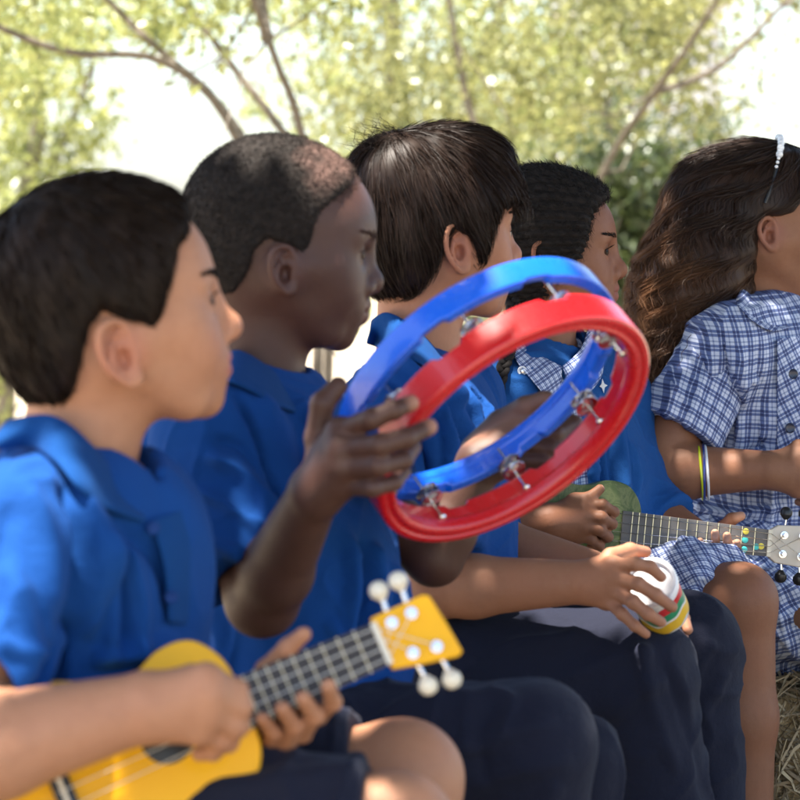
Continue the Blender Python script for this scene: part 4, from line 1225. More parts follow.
fl = [([J(400, 380, -.12), J(430, 430, -.16), J(440, 500, -.16)], .010, .007), ([J(440, 380, -.08), J(460, 430, -.12), J(470, 500, -.12)], .010, .007),
      ([J(455, 420, -.10), J(458, 470, -.12), J(452, 530, -.12)], .007, .006), ([J(470, 390, -.05), J(485, 450, -.06), J(482, 530, -.06)], .008, .006),
      ([J(380, 470, -.17), J(420, 490, -.2), J(450, 520, -.18)], .008, .005), ([J(448, 400, -.1), J(448, 460, -.14), J(444, 520, -.14)], .004, -.005)]
fl = [([J(380, 372), J(410, 410), J(426, 460), J(430, 520)], .0045, -.006), ([J(430, 385), J(446, 430), J(450, 490), J(446, 545)], .006, .007), ([J(446, 380), J(462, 420), J(468, 470), J(466, 540)], .006, .008),
      ([J(462, 390), J(478, 430), J(482, 480), J(480, 540)], .0055, .007), ([J(440, 400), J(455, 440), J(459, 500)], .005, -.006), ([J(456, 400), J(471, 440), J(475, 500)], .005, -.006), ([J(484, 400), J(492, 450), J(494, 520)], .005, .005),
      ([J(380, 430), J(400, 450), J(420, 490)], .007, .006), ([J(370, 470), J(395, 490), J(415, 530)], .007, .005), ([J(400, 360), J(424, 384), J(440, 420)], .005, .004), ([J(384, 352), J(420, 374), J(448, 400)], .004, .003)]
V, Q = cloth_mesh(F, 2, fl, .0018, 26, 2)
sh = build('polo_shirt', V, Q, polo, p3)
collar('collar', [J(372, 320, -.02), J(386, 312, -.055), J(408, 322, -.066), J(428, 340, -.066), J(446, 362, -.045)],
       [J(367, 344, -.06), *[on(F, K, a, b, .005) for a, b in ((376, 347), (404, 356), (430, 370), (454, 386))]], polo_rib, sh, .003)
collar('collar', [J(446, 340, .03), J(456, 342, .0), J(458, 352, -.02), J(452, 366, -.04)], [J(462, 338, .05), J(476, 348, .03), J(482, 364, .0), J(474, 382, -.03)], polo_rib, sh, .003)
trousers(K, [(hN, kN, aN), (hF, kF, aF)], pel, navy,
         [([J(560, 680, -.17), J(610, 660, -.18), J(650, 650, -.15)], .010, .006), ([J(610, 720, -.17), J(640, 690, -.17), J(668, 680, -.14)], .010, .006),
          ([J(640, 640, -.15), J(650, 700, -.17), J(680, 780, -.17)], .009, .007), ([J(660, 660, -.12), J(690, 740, -.13), J(715, 820, -.13)], .008, -.005),
          ([J(500, 650, -.16), J(560, 640, -.17), J(600, 632, -.15)], .009, .005), ([J(686, 700, .02), J(700, 660, .02), J(712, 640, .03)], .008, .006), ([J(700, 720, .03), J(715, 690, .03), J(728, 670, .05)], .006, .005)], p3, rk=.066, amp=.003)
shoe(p3, aN, shoe_m); shoe(p3, aF, shoe_m)

# ---- 4: the girl in the blue jacket with the green instrument
K = Kid(3.75, (548, 247), 0, 3, 0, .98); J = K.J
q4 = dict(HP, eye=1.35, nose=.85, nosew=1.1, lip=1.2, ear=.9, fore=.006)
nk, sN, sF = J(545, 352, 0), J(512, 408, -.09), J(602, 402, .11)
che, pel = J(560, 455), J(575, 585)
fr4 = rotm(-28)[:, 0]
el, wr = J(496, 522, -.20), J(548, 522, -.225)
Vh, Qh, ah, HF = make_head(K, q4, nk, (.042, .045))
def hand4(F):
    m = [J(582, 506, -.215), J(584, 516, -.222), J(582, 526, -.222), J(577, 535, -.215)]
    f = [[m[0], J(603, 505, -.222), J(614, 512, -.212), J(606, 519, -.20)], [m[1], J(602, 518, -.228), J(612, 524, -.216), J(603, 530, -.204)],
         [m[2], J(600, 530, -.228), J(608, 537, -.216), J(598, 540, -.204)], [m[3], J(592, 540, -.222), J(600, 546, -.212), J(590, 547, -.20)]]
    th = [J(560, 510, -.205), J(574, 500, -.21), J(590, 498, -.215), J(600, 489, -.21)]
    hand_prims(F, wr, m, f, th, pr=.0135, fr=(.0078, .0070, .0064, .0056), wr=.022)
Va, Qa, _ = arm_piece(K, sN, el, wr, (.034, .030, .022), (hand4, [J(620, 480, -.25), J(620, 555, -.18)]), h=.0019)
elF, wrF = J(640, 505, .03), J(712, 548, -.06)
def hand4b(F):
    m = [J(738, 550, -.10), J(730, 552, -.10), J(721, 552, -.10), J(712, 550, -.10)]
    f = [[m[0], J(740, 562, -.125), J(738, 556, -.15), J(737, 543, -.162)], [m[1], J(730, 566, -.125), J(728, 556, -.152), J(727, 536, -.163)],
         [m[2], J(720, 566, -.125), J(717, 556, -.152), J(715, 533, -.163)], [m[3], J(709, 562, -.125), J(704, 552, -.152), J(700, 541, -.163)]]
    th = [J(712, 540, -.09), J(722, 528, -.10), J(732, 519, -.112), J(741, 516, -.118)]
    hand_prims(F, wrF, m, f, th, pr=.012, fr=(.0078, .0070, .0064, .0054), wr=.021)
Vb, Qb, _ = arm_piece(K, sF, elF, wrF, (.032, .030, .021), (hand4b, [J(755, 505, -.18), J(755, 580, -.08)]), h=.0019)
pb = np.zeros(len(Vb))
for t_ in ((737, 543, -.165), (727, 536, -.166), (715, 533, -.166), (700, 541, -.166), (741, 516, -.12)):
    pb = np.maximum(pb, np.clip(1.3 - np.linalg.norm(Vb - J(*t_), axis=1) / .009, 0, .7))
hN, kN, aN = J(600, 610, -.08), J(739, 601, -.20), J(748, 935, -.20)
hF, kF, aF = J(600, 612, .08), J(700, 612, .04), J(705, 940, .04)
lo, hi = limb_box([kN, aN], .07)
FL = Field(lo, hi, .0028)
FL.add(cone(hN, kN, .060, .040), k=.01); FL.add(sph(kN + A_(.006, 0, .0), .038), k=.02)
FL.add(cone(kN, kN * .7 + aN * .3, .036, .038), k=.012); FL.add(cone(kN * .7 + aN * .3, aN, .038, .025), k=.012)
FL.add(ell(kN + A_(.012, -.020, .010), (.022, .018, .020)), k=.012); FL.add(sph(kN + A_(.022, -.012, -.034), .010), k=.014); FL.sub(sph(kN + A_(.030, -.036, -.014), .008), k=.02)
Vl, Ql = FL.mesh(1)
Vc, Qc, _ = coarse_body(K, fr4, pel, che, nk, sN, sF, [(hN, kN, aN), (hF, kF, aF)], h=.0048)
p4 = person([(Vh, Qh, ah), (Va, Qa), (Vb, Qb, {'palm': pb}), (Vl, Ql), (Vc, Qc)], 'girl in blue jacket over checked dress playing the green instrument', (seat_of(K, 570, 620), skin4))
nails(p4, [(J(590, 498, -.215), J(600, 489, -.21), A_(.2, -1, .1)), (J(738, 556, -.15), J(737, 543, -.162), A_(0, -1, 0)), (J(728, 556, -.152), J(727, 536, -.163), A_(0, -1, 0)), (J(717, 556, -.152), J(715, 533, -.163), A_(0, -1, 0)), (J(704, 552, -.152), J(700, 541, -.163), A_(0, -1, 0))], nail_d)
poly = K.hp([(611, 196), (600, 202), (590, 214), (584, 240), (577, 262), (573, 275), (562, 288), (550, 300), (536, 308), (500, 300), (460, 280), (460, 150), (560, 130), (620, 170)])
V, Q, F = hair_cap(K, q4, poly, .010, h=.0016, back=.008)
# cornrows: rounded plaits running front to back
x, y, z = V.T
ang = np.arctan2(y, z + .02)
row = np.abs((ang * 8.3 + wnoise(V, 30, 1) * .12) % 1.0 - .5) * 2
bead = np.sin((x * 1.0 + z * .3) * 420 + np.floor(ang * 8.3) * 2)
V = V + normals(V, Q) * ((1 - row ** 2) * .0030 - .0015 + bead * .0011 * (1 - row) + wnoise(V, 300, 1) * .0005)[:, None]
hr = build('hair', K.w(V), Q, hair4, p4, attrs={'rnd': np.clip(.5 + bead * .3, 0, 1)})
S = grow(F, scatter(V, Q, 15000), lambda p: np.stack([-1 + 0 * p[:, 0], 0 * p[:, 0], -.1 + 0 * p[:, 0]], 1), rng.uniform(.006, .014, 15000), 5, .002, .009, .5, wave=.8, wf=700)
strands('hair_strands', S, .0006, hair4, hr, K)
hr4 = hr
def braid(name, pts, r, mat, parent, n=46):
    C_ = catmull(pts, 12); C_ = np.array(C_); m = MB()
    L = np.concatenate([[0], np.cumsum(np.linalg.norm(np.diff(C_, axis=0), axis=1))])
    for s_ in range(3):
        pp, rr = [], []
        for t in np.linspace(0, 1, n * 3):
            l = t * L[-1]; c = np.array([np.interp(l, L, C_[:, i]) for i in range(3)])
            ph = l / (r * 5.2) * 2 * math.pi + s_ * 2 * math.pi / 3
            pp.append(c + A_(math.sin(ph) * r * .75, math.sin(2 * ph) * r * .5, 0)); rr.append(r * .62 * (1 - .3 * t))
        m.tube(pp, rr, 8)
    V = np.concatenate(m.V)
    return build(name, V, m.F, mat, parent, attrs={'rnd': rng.random(len(V))})
eyes(K, EYE, p4, -36); lashes(K, hair4, p4, 34, .010); brows(K, hair4, p4, HF, 170, .0007)
# checked dress: bodice, skirt
def cloth_uv(V, k=.5): return np.stack([V[:, 0] + V[:, 1] * k, V[:, 2] - V[:, 1] * .35 * k, 0 * V[:, 0]], 1)
F = Field([nk[0] - .20, nk[1] - .23, pel[2] - .10], [nk[0] + .24, nk[1] + .23, nk[2] + .05], .0035)
torso(F, fr4, pel, che, nk + A_(0, 0, -.005), sN, sF, .010)
F.sub(cone(nk + A_(.006, -.006, -.035), K.w([-.022, 0, -.05]), .046, .044), k=.006)
V, Q = cloth_mesh(F, 2, [([J(560, 400, -.1), J(570, 450, -.12), J(572, 520, -.12)], .008, .004)], .001)
dr = build('checked_dress', V, Q, plaid4, p4, attrs={'cloth': cloth_uv(V)})
F = Field([pel[0] - .14, pel[1] - .25, pel[2] - .10], [kN[0] + .05, pel[1] + .22, pel[2] + .12], .0035)
for a, b, e_ in ((hN, kN, .90), (hF, kF, .98)):
    ax = (b - a); L = np.linalg.norm(ax); ax /= L; end = a + ax * L * e_
    F.op(cut(cone(a + A_(0, 0, .006), b + ax * .05 + A_(0, 0, .012), .080, .056), end, ax + A_(.0, -.15, -.1)), .055, '+')
    F.sub(cone(end - ax * .02, end + ax * .2, .040, .046), k=.004)
F.add(ell(pel + A_(0.02, 0, -.02), (.12, .15, .08)), k=.03)
V, Q = cloth_mesh(F, 2, [([J(600, 562, -.2), J(650, 556, -.22), J(715, 566, -.2)], .009, .005), ([J(620, 585, -.2), J(670, 575, -.22), J(720, 578, -.2)], .008, .005), ([J(630, 545, -.15), J(670, 545, -.17), J(710, 552, -.15)], .006, .004)], .0022, 26)
build('skirt', V, Q, plaid4, dr, attrs={'cloth': np.stack([V[:, 0] * .9 + V[:, 2] * .5, V[:, 2] * 1.2 + V[:, 1] * .8 - V[:, 0] * .25, 0 * V[:, 0]], 1)})
# jacket, open down the front
F = Field([nk[0] - .24, nk[1] - .26, pel[2] - .06], [nk[0] + .26, nk[1] + .24, nk[2] + .05], .003)
torso(F, fr4, pel, che, nk + A_(-.004, 0.004, -.005), sN, sF, .022)
F.sub(cone(nk + A_(.006, -.006, -.02), K.w([-.022, 0, -.05]), .050, .048), k=.006)
ax = el - sN; F.add(cone(sN, el, .050, .044), k=.03)
ce = el + (wr - el) * .55; fx = (wr - el) / np.linalg.norm(wr - el)
F.op(cut(cone(el, wr, .043, .036), ce, fx), .015, '+'); F.sub(cone(ce - fx * .03, ce + fx * .1, .024, .030), k=.003)
ax2 = (elF - sF) / np.linalg.norm(elF - sF)
F.add(cone(sF, elF, .050, .045), k=.03); ce2 = elF + (wrF - elF) * .45; fx2 = (wrF - elF) / np.linalg.norm(wrF - elF)
F.op(cut(cone(elF, wrF, .043, .036), ce2, fx2), .015, '+'); F.sub(cone(ce2 - fx2 * .03, ce2 + fx2 * .1, .024, .030), k=.003)
# opening wedge
t0, t1 = J(566, 352, -.12), J(584, 560, -.14)
F.sub(cone(t0, t1, .045, .030), k=.004)
fl = [([J(505, 400, -.14), J(500, 440, -.16), J(494, 500, -.18)], .008, .006), ([J(520, 400, -.12), J(524, 450, -.14), J(520, 500, -.14)], .008, -.005),
      ([J(612, 420, -.02), J(620, 455, -.04), J(622, 500, -.04)], .008, .006), ([J(602, 400, -.04), J(606, 450, -.05), J(604, 500, -.05)], .006, -.005), ([J(628, 440, .0), J(634, 475, -.01), J(632, 500, -.01)], .005, .005),
      ([J(490, 470, -.16), J(505, 485, -.19), J(520, 505, -.19)], .006, .005), ([J(535, 420, -.13), J(545, 460, -.15), J(540, 500, -.15)], .008, .005)]
fl = [([J(505, 400), J(500, 440), J(494, 490), J(500, 520)], .006, .006), ([J(520, 400), J(524, 450), J(520, 500)], .004, -.005), ([J(612, 415), J(620, 450), J(624, 500)], .006, .006),
      ([J(600, 400), J(604, 450), J(602, 500)], .0045, -.006), ([J(628, 440), J(634, 475), J(632, 500)], .004, .005), ([J(490, 470), J(505, 485), J(524, 505)], .005, .005),
      ([J(535, 420), J(545, 460), J(540, 500)], .006, .005), ([J(612, 400), J(612, 450), J(616, 520)], .004, -.005), ([J(500, 520), J(515, 512), J(530, 512)], .003, -.004), ([J(590, 420), J(594, 470), J(590, 510)], .005, .004), ([J(540, 380), J(548, 440), J(556, 500)], .0022, -.002)]
V, Q = cloth_mesh(F, 2, fl, .0014, 28, 1)
jk = build('jacket', V, Q, jacket_m, p4)
braid('braid', [J(512, 300, -.08), J(515, 322, -.105)] + [on(F, K, a, b, .007) for a, b in ((512, 342), (507, 356), (502, 372), (498, 388), (494, 402), (491, 416))], .0078, hair4, hr4)
o4 = lambda l, f: [on(F, K, a, b, f) for a, b in l]
collar('collar', [J(519, 335, -.05), J(524, 344, -.068), J(534, 352, -.080), J(548, 359, -.088), J(562, 366, -.095)],
       o4([(510, 348), (517, 362), (530, 378), (546, 396), (560, 400)], .006), plaid4, dr, .002, bulge=.006)
collar('collar', [J(588, 325, .02), J(585, 338, -.02), J(580, 349, -.055), J(572, 358, -.08), J(562, 366, -.095)],
       o4([(604, 342), (604, 358), (602, 376), (590, 392), (572, 398)], .006), plaid4, dr, .002, bulge=.006)
for px_, py_, dd in ((522, 371, -.150),):
    m = MB(); c = on(F, K, px_, py_, .002); m.lathe(c, (.1, -1, .1), [(0, .0058), (.002, .0062), (.003, .0056), (.0022, .0042)], 24); m.build('snap_rim', white_rib, jk)
    m = MB(); m.lathe(c, (.1, -1, .1), [(.001, .0034), (.0036, .0032), (.0042, .0018)], 20); m.build('snap', steel, jk)
# small white star and stroke marks on the jacket
def flat_mark(name, pts2, c, A, B, N, mat, parent, t=.0008):
    return MB().prism(pts2, c, A, B, N, 0, t).build(name, mat, parent)
c = on(F, K, 603, 386, .005); u_, v_ = A_(.9, .35, .1), A_(-.1, 0, 1); s_ = K.s
flat_mark('star_mark', [(0, 7 * s_), (1.6 * s_, 2 * s_), (5 * s_, 0), (1.6 * s_, -1.5 * s_), (0, -7 * s_), (-1.6 * s_, -1.5 * s_), (-4 * s_, 0), (-1.6 * s_, 2 * s_)], c, u_, v_, A_(.3, -.95, 0), white_rib, jk)
m = MB(); m.tube(o4([(604, 398), (608, 406), (605, 409), (609, 417)], .001), .0009, 6); m.build('stroke_mark', white_rib, jk)
cyl = lambda t: el + (wr - el) * t
for t_ in (.34, .43):
    m = MB(); m.lathe(cyl(t_), fx, [(-.0028, .036), (-.0028, .0425), (.0028, .0418), (.0028, .036)], 40); m.build('cuff_stripe', white_rib, jk)
shoe(p4, aN, shoe_m); shoe(p4, aF, shoe_m)

# ---- 5: the girl with long curly hair
K = Kid(4.0, (766, 222), 2, 0, 0, 1.02); J = K.J
q5 = dict(HP, nose=.95, ear=.82)
nk, sN, sF = J(770, 318, 0), J(716, 352, -.115), J(800, 350, .12)
che, pel = J(768, 405), J(748, 560)
fr5 = rotm(4)[:, 0]
el, wr = J(656, 472, -.16), J(768, 470, -.20)
Vh, Qh, ah, HF = make_head(K, q5, nk, (.043, .046))
def hand5(F):
    m = [J(800, 458, -.21), J(803, 468, -.215), J(802, 479, -.215), J(797, 489, -.21)]
    f = [[m[0], J(822, 462, -.205), J(828, 475, -.19), J(818, 480, -.175)], [m[1], J(823, 474, -.21), J(826, 488, -.19), J(815, 490, -.175)],
         [m[2], J(820, 486, -.21), J(820, 497, -.19), J(809, 497, -.175)], [m[3], J(810, 496, -.205), J(808, 504, -.19), J(798, 502, -.175)]]
    th = [J(782, 458, -.20), J(798, 446, -.20), J(815, 447, -.19), J(828, 455, -.18)]
    hand_prims(F, wr, m, f, th, pr=.0150, fr=(.0088, .0078, .0070, .0060), wr=.024)
Va, Qa, _ = arm_piece(K, sN, el, wr, (.040, .036, .0255), (hand5, [J(840, 430, -.22), J(830, 515, -.15)]), h=.0019)
elF, wrF = J(840, 470, .12), J(890, 450, .0)
Vb, Qb, _ = arm_piece(K, sF, elF, wrF, (.036, .032, .022), (lambda F: hand_prims(F, wrF, [wrF + A_(.05, 0, .01), wrF + A_(.055, 0, -.006), wrF + A_(.05, 0, -.022)],
        [[wrF + A_(.05, 0, .01), wrF + A_(.075, -.01, .005), wrF + A_(.08, -.03, 0)], [wrF + A_(.055, 0, -.006), wrF + A_(.08, -.01, -.01), wrF + A_(.085, -.03, -.012)], [wrF + A_(.05, 0, -.022), wrF + A_(.072, -.01, -.026), wrF + A_(.076, -.03, -.026)]],
        [wrF + A_(.02, -.01, .01), wrF + A_(.045, -.02, .025), wrF + A_(.065, -.03, .025)], wr=.022), [wrF + A_(.11, -.06, .04)]), h=.003)
hN, kN, aN = J(760, 612, -.09), J(1010, 612, -.12), J(1020, 895, -.12)
hF, kF, aF = J(760, 610, .09), J(1010, 605, .08), J(1030, 890, .08)
Vc, Qc, _ = coarse_body(K, fr5, pel, che, nk, sN, sF, [(hN, kN, aN), (hF, kF, aF)])
p5 = person([(Vh, Qh, ah), (Va, Qa), (Vb, Qb), (Vc, Qc)], 'girl with long wavy brown hair in a blue checked dress', (seat_of(K, 745, 600), skin5))
poly = K.hp([(830, 150), (812, 176), (800, 192), (786, 212), (772, 216), (758, 216), (750, 228), (748, 262), (700, 330), (640, 330), (640, 100), (840, 100)])
F = Field([-.26, -.15, -.29], [.13, .15, .15], .003)
skull(F, .012, q5, .012)
px5 = lambda x, y, yy=-.03: np.array([K.px2l(x, y, yy)[0], yy, K.px2l(x, y, yy)[1]])
F.keep(lambda X, Y, Z: poly_sd([p[0] for p in poly], [p[1] for p in poly], X, Z) + 0 * Y, k=.012)
for a, b, ra, rb in (((714, 205), (684, 290), .058, .066), ((684, 290), (656, 345), .060, .042), ((714, 250), (708, 325), .048, .040), ((702, 325), (668, 372), .030, .014), ((735, 285), (738, 300), .016, .012)):
    F.add(cone(px5(*a, -.02), px5(*b, -.045), ra, rb), k=.03)
    F.add(cone(px5(*a, .03), px5(*b, .02), ra, rb), k=.03)
V, Q = F.mesh(3)
V = V + normals(V, Q) * (np.sin(V[:, 2] * 185 - V[:, 0] * 40 - wnoise(V, 16, 1) * 3.2) * .0012 * np.clip((.115 - V[:, 2]) / .16, .1, 1) + wnoise(V, 60, 2, (1, 1, .4)) * .0022)[:, None]
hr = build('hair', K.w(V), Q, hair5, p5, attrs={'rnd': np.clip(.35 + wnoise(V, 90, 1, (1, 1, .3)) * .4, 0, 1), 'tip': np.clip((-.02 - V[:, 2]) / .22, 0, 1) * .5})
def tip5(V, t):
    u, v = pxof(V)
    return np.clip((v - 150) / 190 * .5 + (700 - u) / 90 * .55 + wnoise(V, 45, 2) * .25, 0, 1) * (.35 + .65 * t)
part5 = A_(.02, 0, .11)
def comb5(p):
    r_ = p - part5; r_[:, 1] *= .55
    d = r_ / (np.linalg.norm(r_, axis=1, keepdims=True) + .01)
    f_ = np.clip((.09 - p[:, 2]) / .12, 0, 1)[:, None]
    d = d * (1 - f_ * .55) + f_ * A_(-.32, -.02, -.9)
    d[:, 0] -= .35 * (1 - f_[:, 0])
    return d
nS = 26000
pts = scatter(V, Q, nS)
cellp = np.round((pts + wnoise(pts, 30, 1)[:, None] * .006) / .013); clph = (np.abs(np.sin(cellp @ A_(12.9, 78.2, 37.7)) * 43758.5) % 6.28) + rng.normal(size=nS) * .28
S = grow(F, pts, comb5, rng.uniform(.04, .12, nS), 26, 0.0, .015, .08, wave=(lambda p: np.clip((.115 - p[:, 2]) / .13, .15, 1.15)), wf=1, clump=.30 * clph,
         phf=lambda p: -p[:, 2] * 185 + p[:, 0] * 40 + 3.8 * wnoise(p, 18, 1), stick=.5)
fe = [K.px2l(*p) for p in ((838, 150), (816, 172), (802, 190), (787, 211), (772, 214), (757, 214), (750, 230), (749, 262), (751, 318), (830, 330), (860, 200))]
bad = np.array([(poly_sd([q[0] for q in fe], [q[1] for q in fe], S[:, k, 0:1], S[:, k, 2:3])[:, 0] < -.002) & (S[:, k, 1] < .02) for k in range(S.shape[1])]).any(0)
S = S[~bad]
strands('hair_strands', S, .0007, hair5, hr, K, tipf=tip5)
# wispy ends and stray curls round the outline
def wisps(n, starts, L, spread, wd):
    out = []
    for i in range(n):
        a, d0 = starts[rng.integers(len(starts))]
        p = px5(a[0] + rng.normal() * 8, a[1] + rng.normal() * 8, -.03 + rng.normal() * .035)
        d = A_(d0[0], 0, d0[1]) + rng.normal(size=3) * spread; ph = rng.uniform(0, 6.28); l = L * rng.uniform(.6, 1.3); pp = []
        for k in range(24):
            pp.append(p.copy()); dd_ = d / np.linalg.norm(d) + A_(math.cos(k * .75 + ph), math.sin(k * .75 + ph), .3 * math.cos(k * .75 + ph)) * .6
            p = p + dd_ / np.linalg.norm(dd_) * l / 24; d = d + A_(0, 0, -.03)
        out.append(pp)
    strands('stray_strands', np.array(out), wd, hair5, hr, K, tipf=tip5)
wisps(2300, [((668, 300), (-.7, -.8)), ((655, 330), (-.6, -.9)), ((668, 350), (-.4, -1)), ((684, 260), (-.8, -.6)), ((692, 220), (-.8, -.5)), ((676, 375), (-.3, -1)), ((690, 352), (-.5, -.9)), ((680, 330), (-.6, -.8)), ((700, 340), (-.45, -.9))], .078, .20, .0009)
# headband with pearls
m = MB(); bp = []
for t in np.linspace(-1.5, 1.5, 40):
    bp.append(A_(-.018 + .036 * math.cos(t), -math.sin(t) * .0875, .018 + math.cos(t) * .0960))
m.tube([K.w(p) for p in bp], .0026, 8); hb = m.build('headband', black_pl, p5)
pearl = m_plain('pearl', (.85, .85, .86), .12, .8, coat=.6)
for i, p in enumerate(bp):
    if i % 1 == 0 and 17 < i < 33:
        big = i < 30
        n_ = p - A_(.02, 0, .02); n_ /= np.linalg.norm(n_)
        m = MB(); r_ = .0052 if i % 2 else .0044
        if i > 29: r_ = .0025
        c = K.w(p + n_ * .003); m.lathe(c, (0, -.4, 1), [(math.cos(a) * r_, math.sin(a) * r_ + 1e-5) for a in np.linspace(math.pi, 0, 9)], 14)
        m.build('pearl_bead', pearl, hb)
eyes(K, EYE, p5); lashes(K, hair4, p5); brows(K, hair4, p5, HF, 150)
# dress
F = Field([nk[0] - .24, nk[1] - .25, pel[2] - .12], [nk[0] + .22, nk[1] + .25, nk[2] + .05], .0032)
torso(F, fr5, pel, che, nk + A_(0, 0, -.005), sN + A_(.02, 0, 0), sF, .022)
F.add(cone(J(775, 360, -.05), J(780, 420, -.05), .07, .075), k=.04)
F.sub(cone(nk + A_(.01, 0, -.025), K.w([-.022, 0, -.05]), .046, .044), k=.006)
fl = [([J(735, 330, -.10), J(733, 400, -.14), J(728, 480, -.14)], .006, -.006), ([J(750, 350, -.10), J(755, 420, -.13), J(750, 500, -.13)], .012, .004),
      ([J(700, 450, -.14), J(740, 480, -.16), J(780, 500, -.14)], .009, .005), ([J(690, 500, -.14), J(740, 520, -.16), J(800, 515, -.14)], .009, .005), ([J(780, 340, -.08), J(788, 420, -.10), J(782, 500, -.10)], .008, -.003)]
fl = [([J(722, 330), J(727, 370), J(725, 420), J(718, 480)], .004, -.006), ([J(706, 355), J(716, 390), J(712, 440)], .005, .005), ([J(740, 345), J(744, 400), J(740, 470)], .006, .005),
      ([J(758, 340), J(760, 400), J(756, 480)], .005, -.003), ([J(690, 450), J(730, 458), J(770, 440)], .006, -.005), ([J(680, 500), J(730, 515), J(790, 505)], .006, .005), ([J(690, 520), J(740, 535), J(795, 522)], .005, -.005), ([J(700, 545), J(740, 552), J(790, 540)], .006, .005), ([J(770, 450), J(772, 500), J(768, 550)], .005, .004)]
V, Q = cloth_mesh(F, 2, fl, .0014, 24, 0)
dr = build('checked_dress', V, Q, plaid, p5, attrs={'cloth': cloth_uv(V, .35)})
for px_, py_ in ((793, 374), (790, 428)): button(on(F, K, px_, py_, .006), (.35, -1, .05), .0072, navy_btn, dr)
collar('placket', [on(F, K, 777, y, .004) for y in (338, 370, 400, 430, 460, 490)], [on(F, K, 803, y, .004) for y in (336, 370, 400, 430, 460, 490)], plaid, dr, .002, bulge=.001)
low5 = [on(F, K, a, b, .006) for a, b in ((738, 306), (748, 317), (760, 326), (774, 331), (790, 327))]
F = Field(np.minimum(sN, el) - .11, np.maximum(sN, el) + .11, .0028)
s0 = sN + A_(.012, .01, .006)
eS, aS = sleeve_into(F, s0, el, .69, .054, .066, ra=.050)
V, Q = cloth_mesh(F, 2, [([J(690, 360, -.17), J(672, 400, -.2), J(660, 440, -.22)], .007, .002), ([J(706, 370, -.17), J(694, 405, -.2), J(684, 435, -.22)], .006, .002), ([J(668, 360, -.15), J(650, 390, -.18), J(640, 420, -.2)], .008, .002)], .0009, 26)
perp = np.cross(aS, [0, 1, 0]); perp /= np.linalg.norm(perp)
build('sleeve', V, Q, plaid, dr, attrs={'cloth': np.stack([(V - s0) @ perp + (V[:, 1] - s0[1]) * .4, (V - s0) @ aS, 0 * V[:, 0]], 1)})
# skirt over the lap and down the bale
F = Field([pel[0] - .16, pel[1] - .27, .30], [pel[0] + .50, pel[1] + .26, pel[2] + .14], .004)
F.add(ell(pel + A_(0, 0, -.01), (.13, .165, .12)), k=.03)
F.add(cone(hN + A_(.0, -.02, 0), kN, .098, .075), k=.05); F.add(cone(hF, kF, .09, .075), k=.05)
F.add(cone(J(735, 600, -.20), J(850, 622, -.24), .045, .05), k=.05)
F.add(cone(J(760, 600, -.20), J(830, 650, -.22), .040, .025), k=.04)
V, Q = cloth_mesh(F, 2, [([J(720, 600, -.22), J(770, 590, -.25), J(830, 600, -.25)], .012, .006), ([J(735, 640, -.22), J(780, 615, -.26), J(840, 630, -.26)], .010, .006), ([J(740, 570, -.2), J(780, 560, -.22), J(830, 570, -.22)], .010, -.005)], .002, 22)
build('skirt', V, Q, plaid, dr, attrs={'cloth': np.stack([V[:, 0] * .92 + V[:, 2] * .45 + V[:, 1] * .3, V[:, 2] * .9 - V[:, 0] * .42, 0 * V[:, 0]], 1)})
collar('collar', [J(738, 292, -.02), J(742, 286, -.055), J(752, 296, -.066), J(764, 308, -.07), J(776, 318, -.068), J(784, 322, -.05)],
       [J(732, 304, -.08)] + low5, plaid, dr, .002, bulge=.005)
collar('collar', [J(800, 290, .02), J(798, 300, .0), J(795, 312, -.02), J(788, 322, -.045)], [J(820, 296, .03), J(816, 312, .0), J(808, 326, -.03), J(794, 330, -.07)], plaid, dr, .002, bulge=.004)
# bangles
wc = wr * .42 + el * .58
wax = (wr - el) / np.linalg.norm(wr - el)
for i, (t_, col_, tl, lb) in enumerate(((.40, (.55, .62, .02), 8, 'yellow green'), (.425, (.03, .05, .25), -6, 'dark blue'), (.455, (.75, .78, .8), 4, 'silver white'))):
    c = el + (wr - el) * t_; a = wax + A_(0, 0, math.tan(R(tl)) * .3) + A_(0, .2, 0); a /= np.linalg.norm(a)
    e1 = np.cross(a, [0, 1, 0]); e1 /= np.linalg.norm(e1); e2_ = np.cross(a, e1)
    m = MB(); rr = .0365
    m.tube([c + A_(0, 0, -.002) + rr * (e1 * math.cos(x) + e2_ * math.sin(x)) for x in np.linspace(0, 2 * math.pi, 49)], .0019, 8, cap=False)
    o = m.build('bangle', m_plain('bangle_' + 'abc'[i], col_, .2, .6, coat=.4), base=c)
    tag(o, 'thin %s bangle on the forearm of the long haired girl' % lb, 'bangle', 'bangles on one arm')
shoe(p5, aN, shoe_m); shoe(p5, aF, shoe_m)

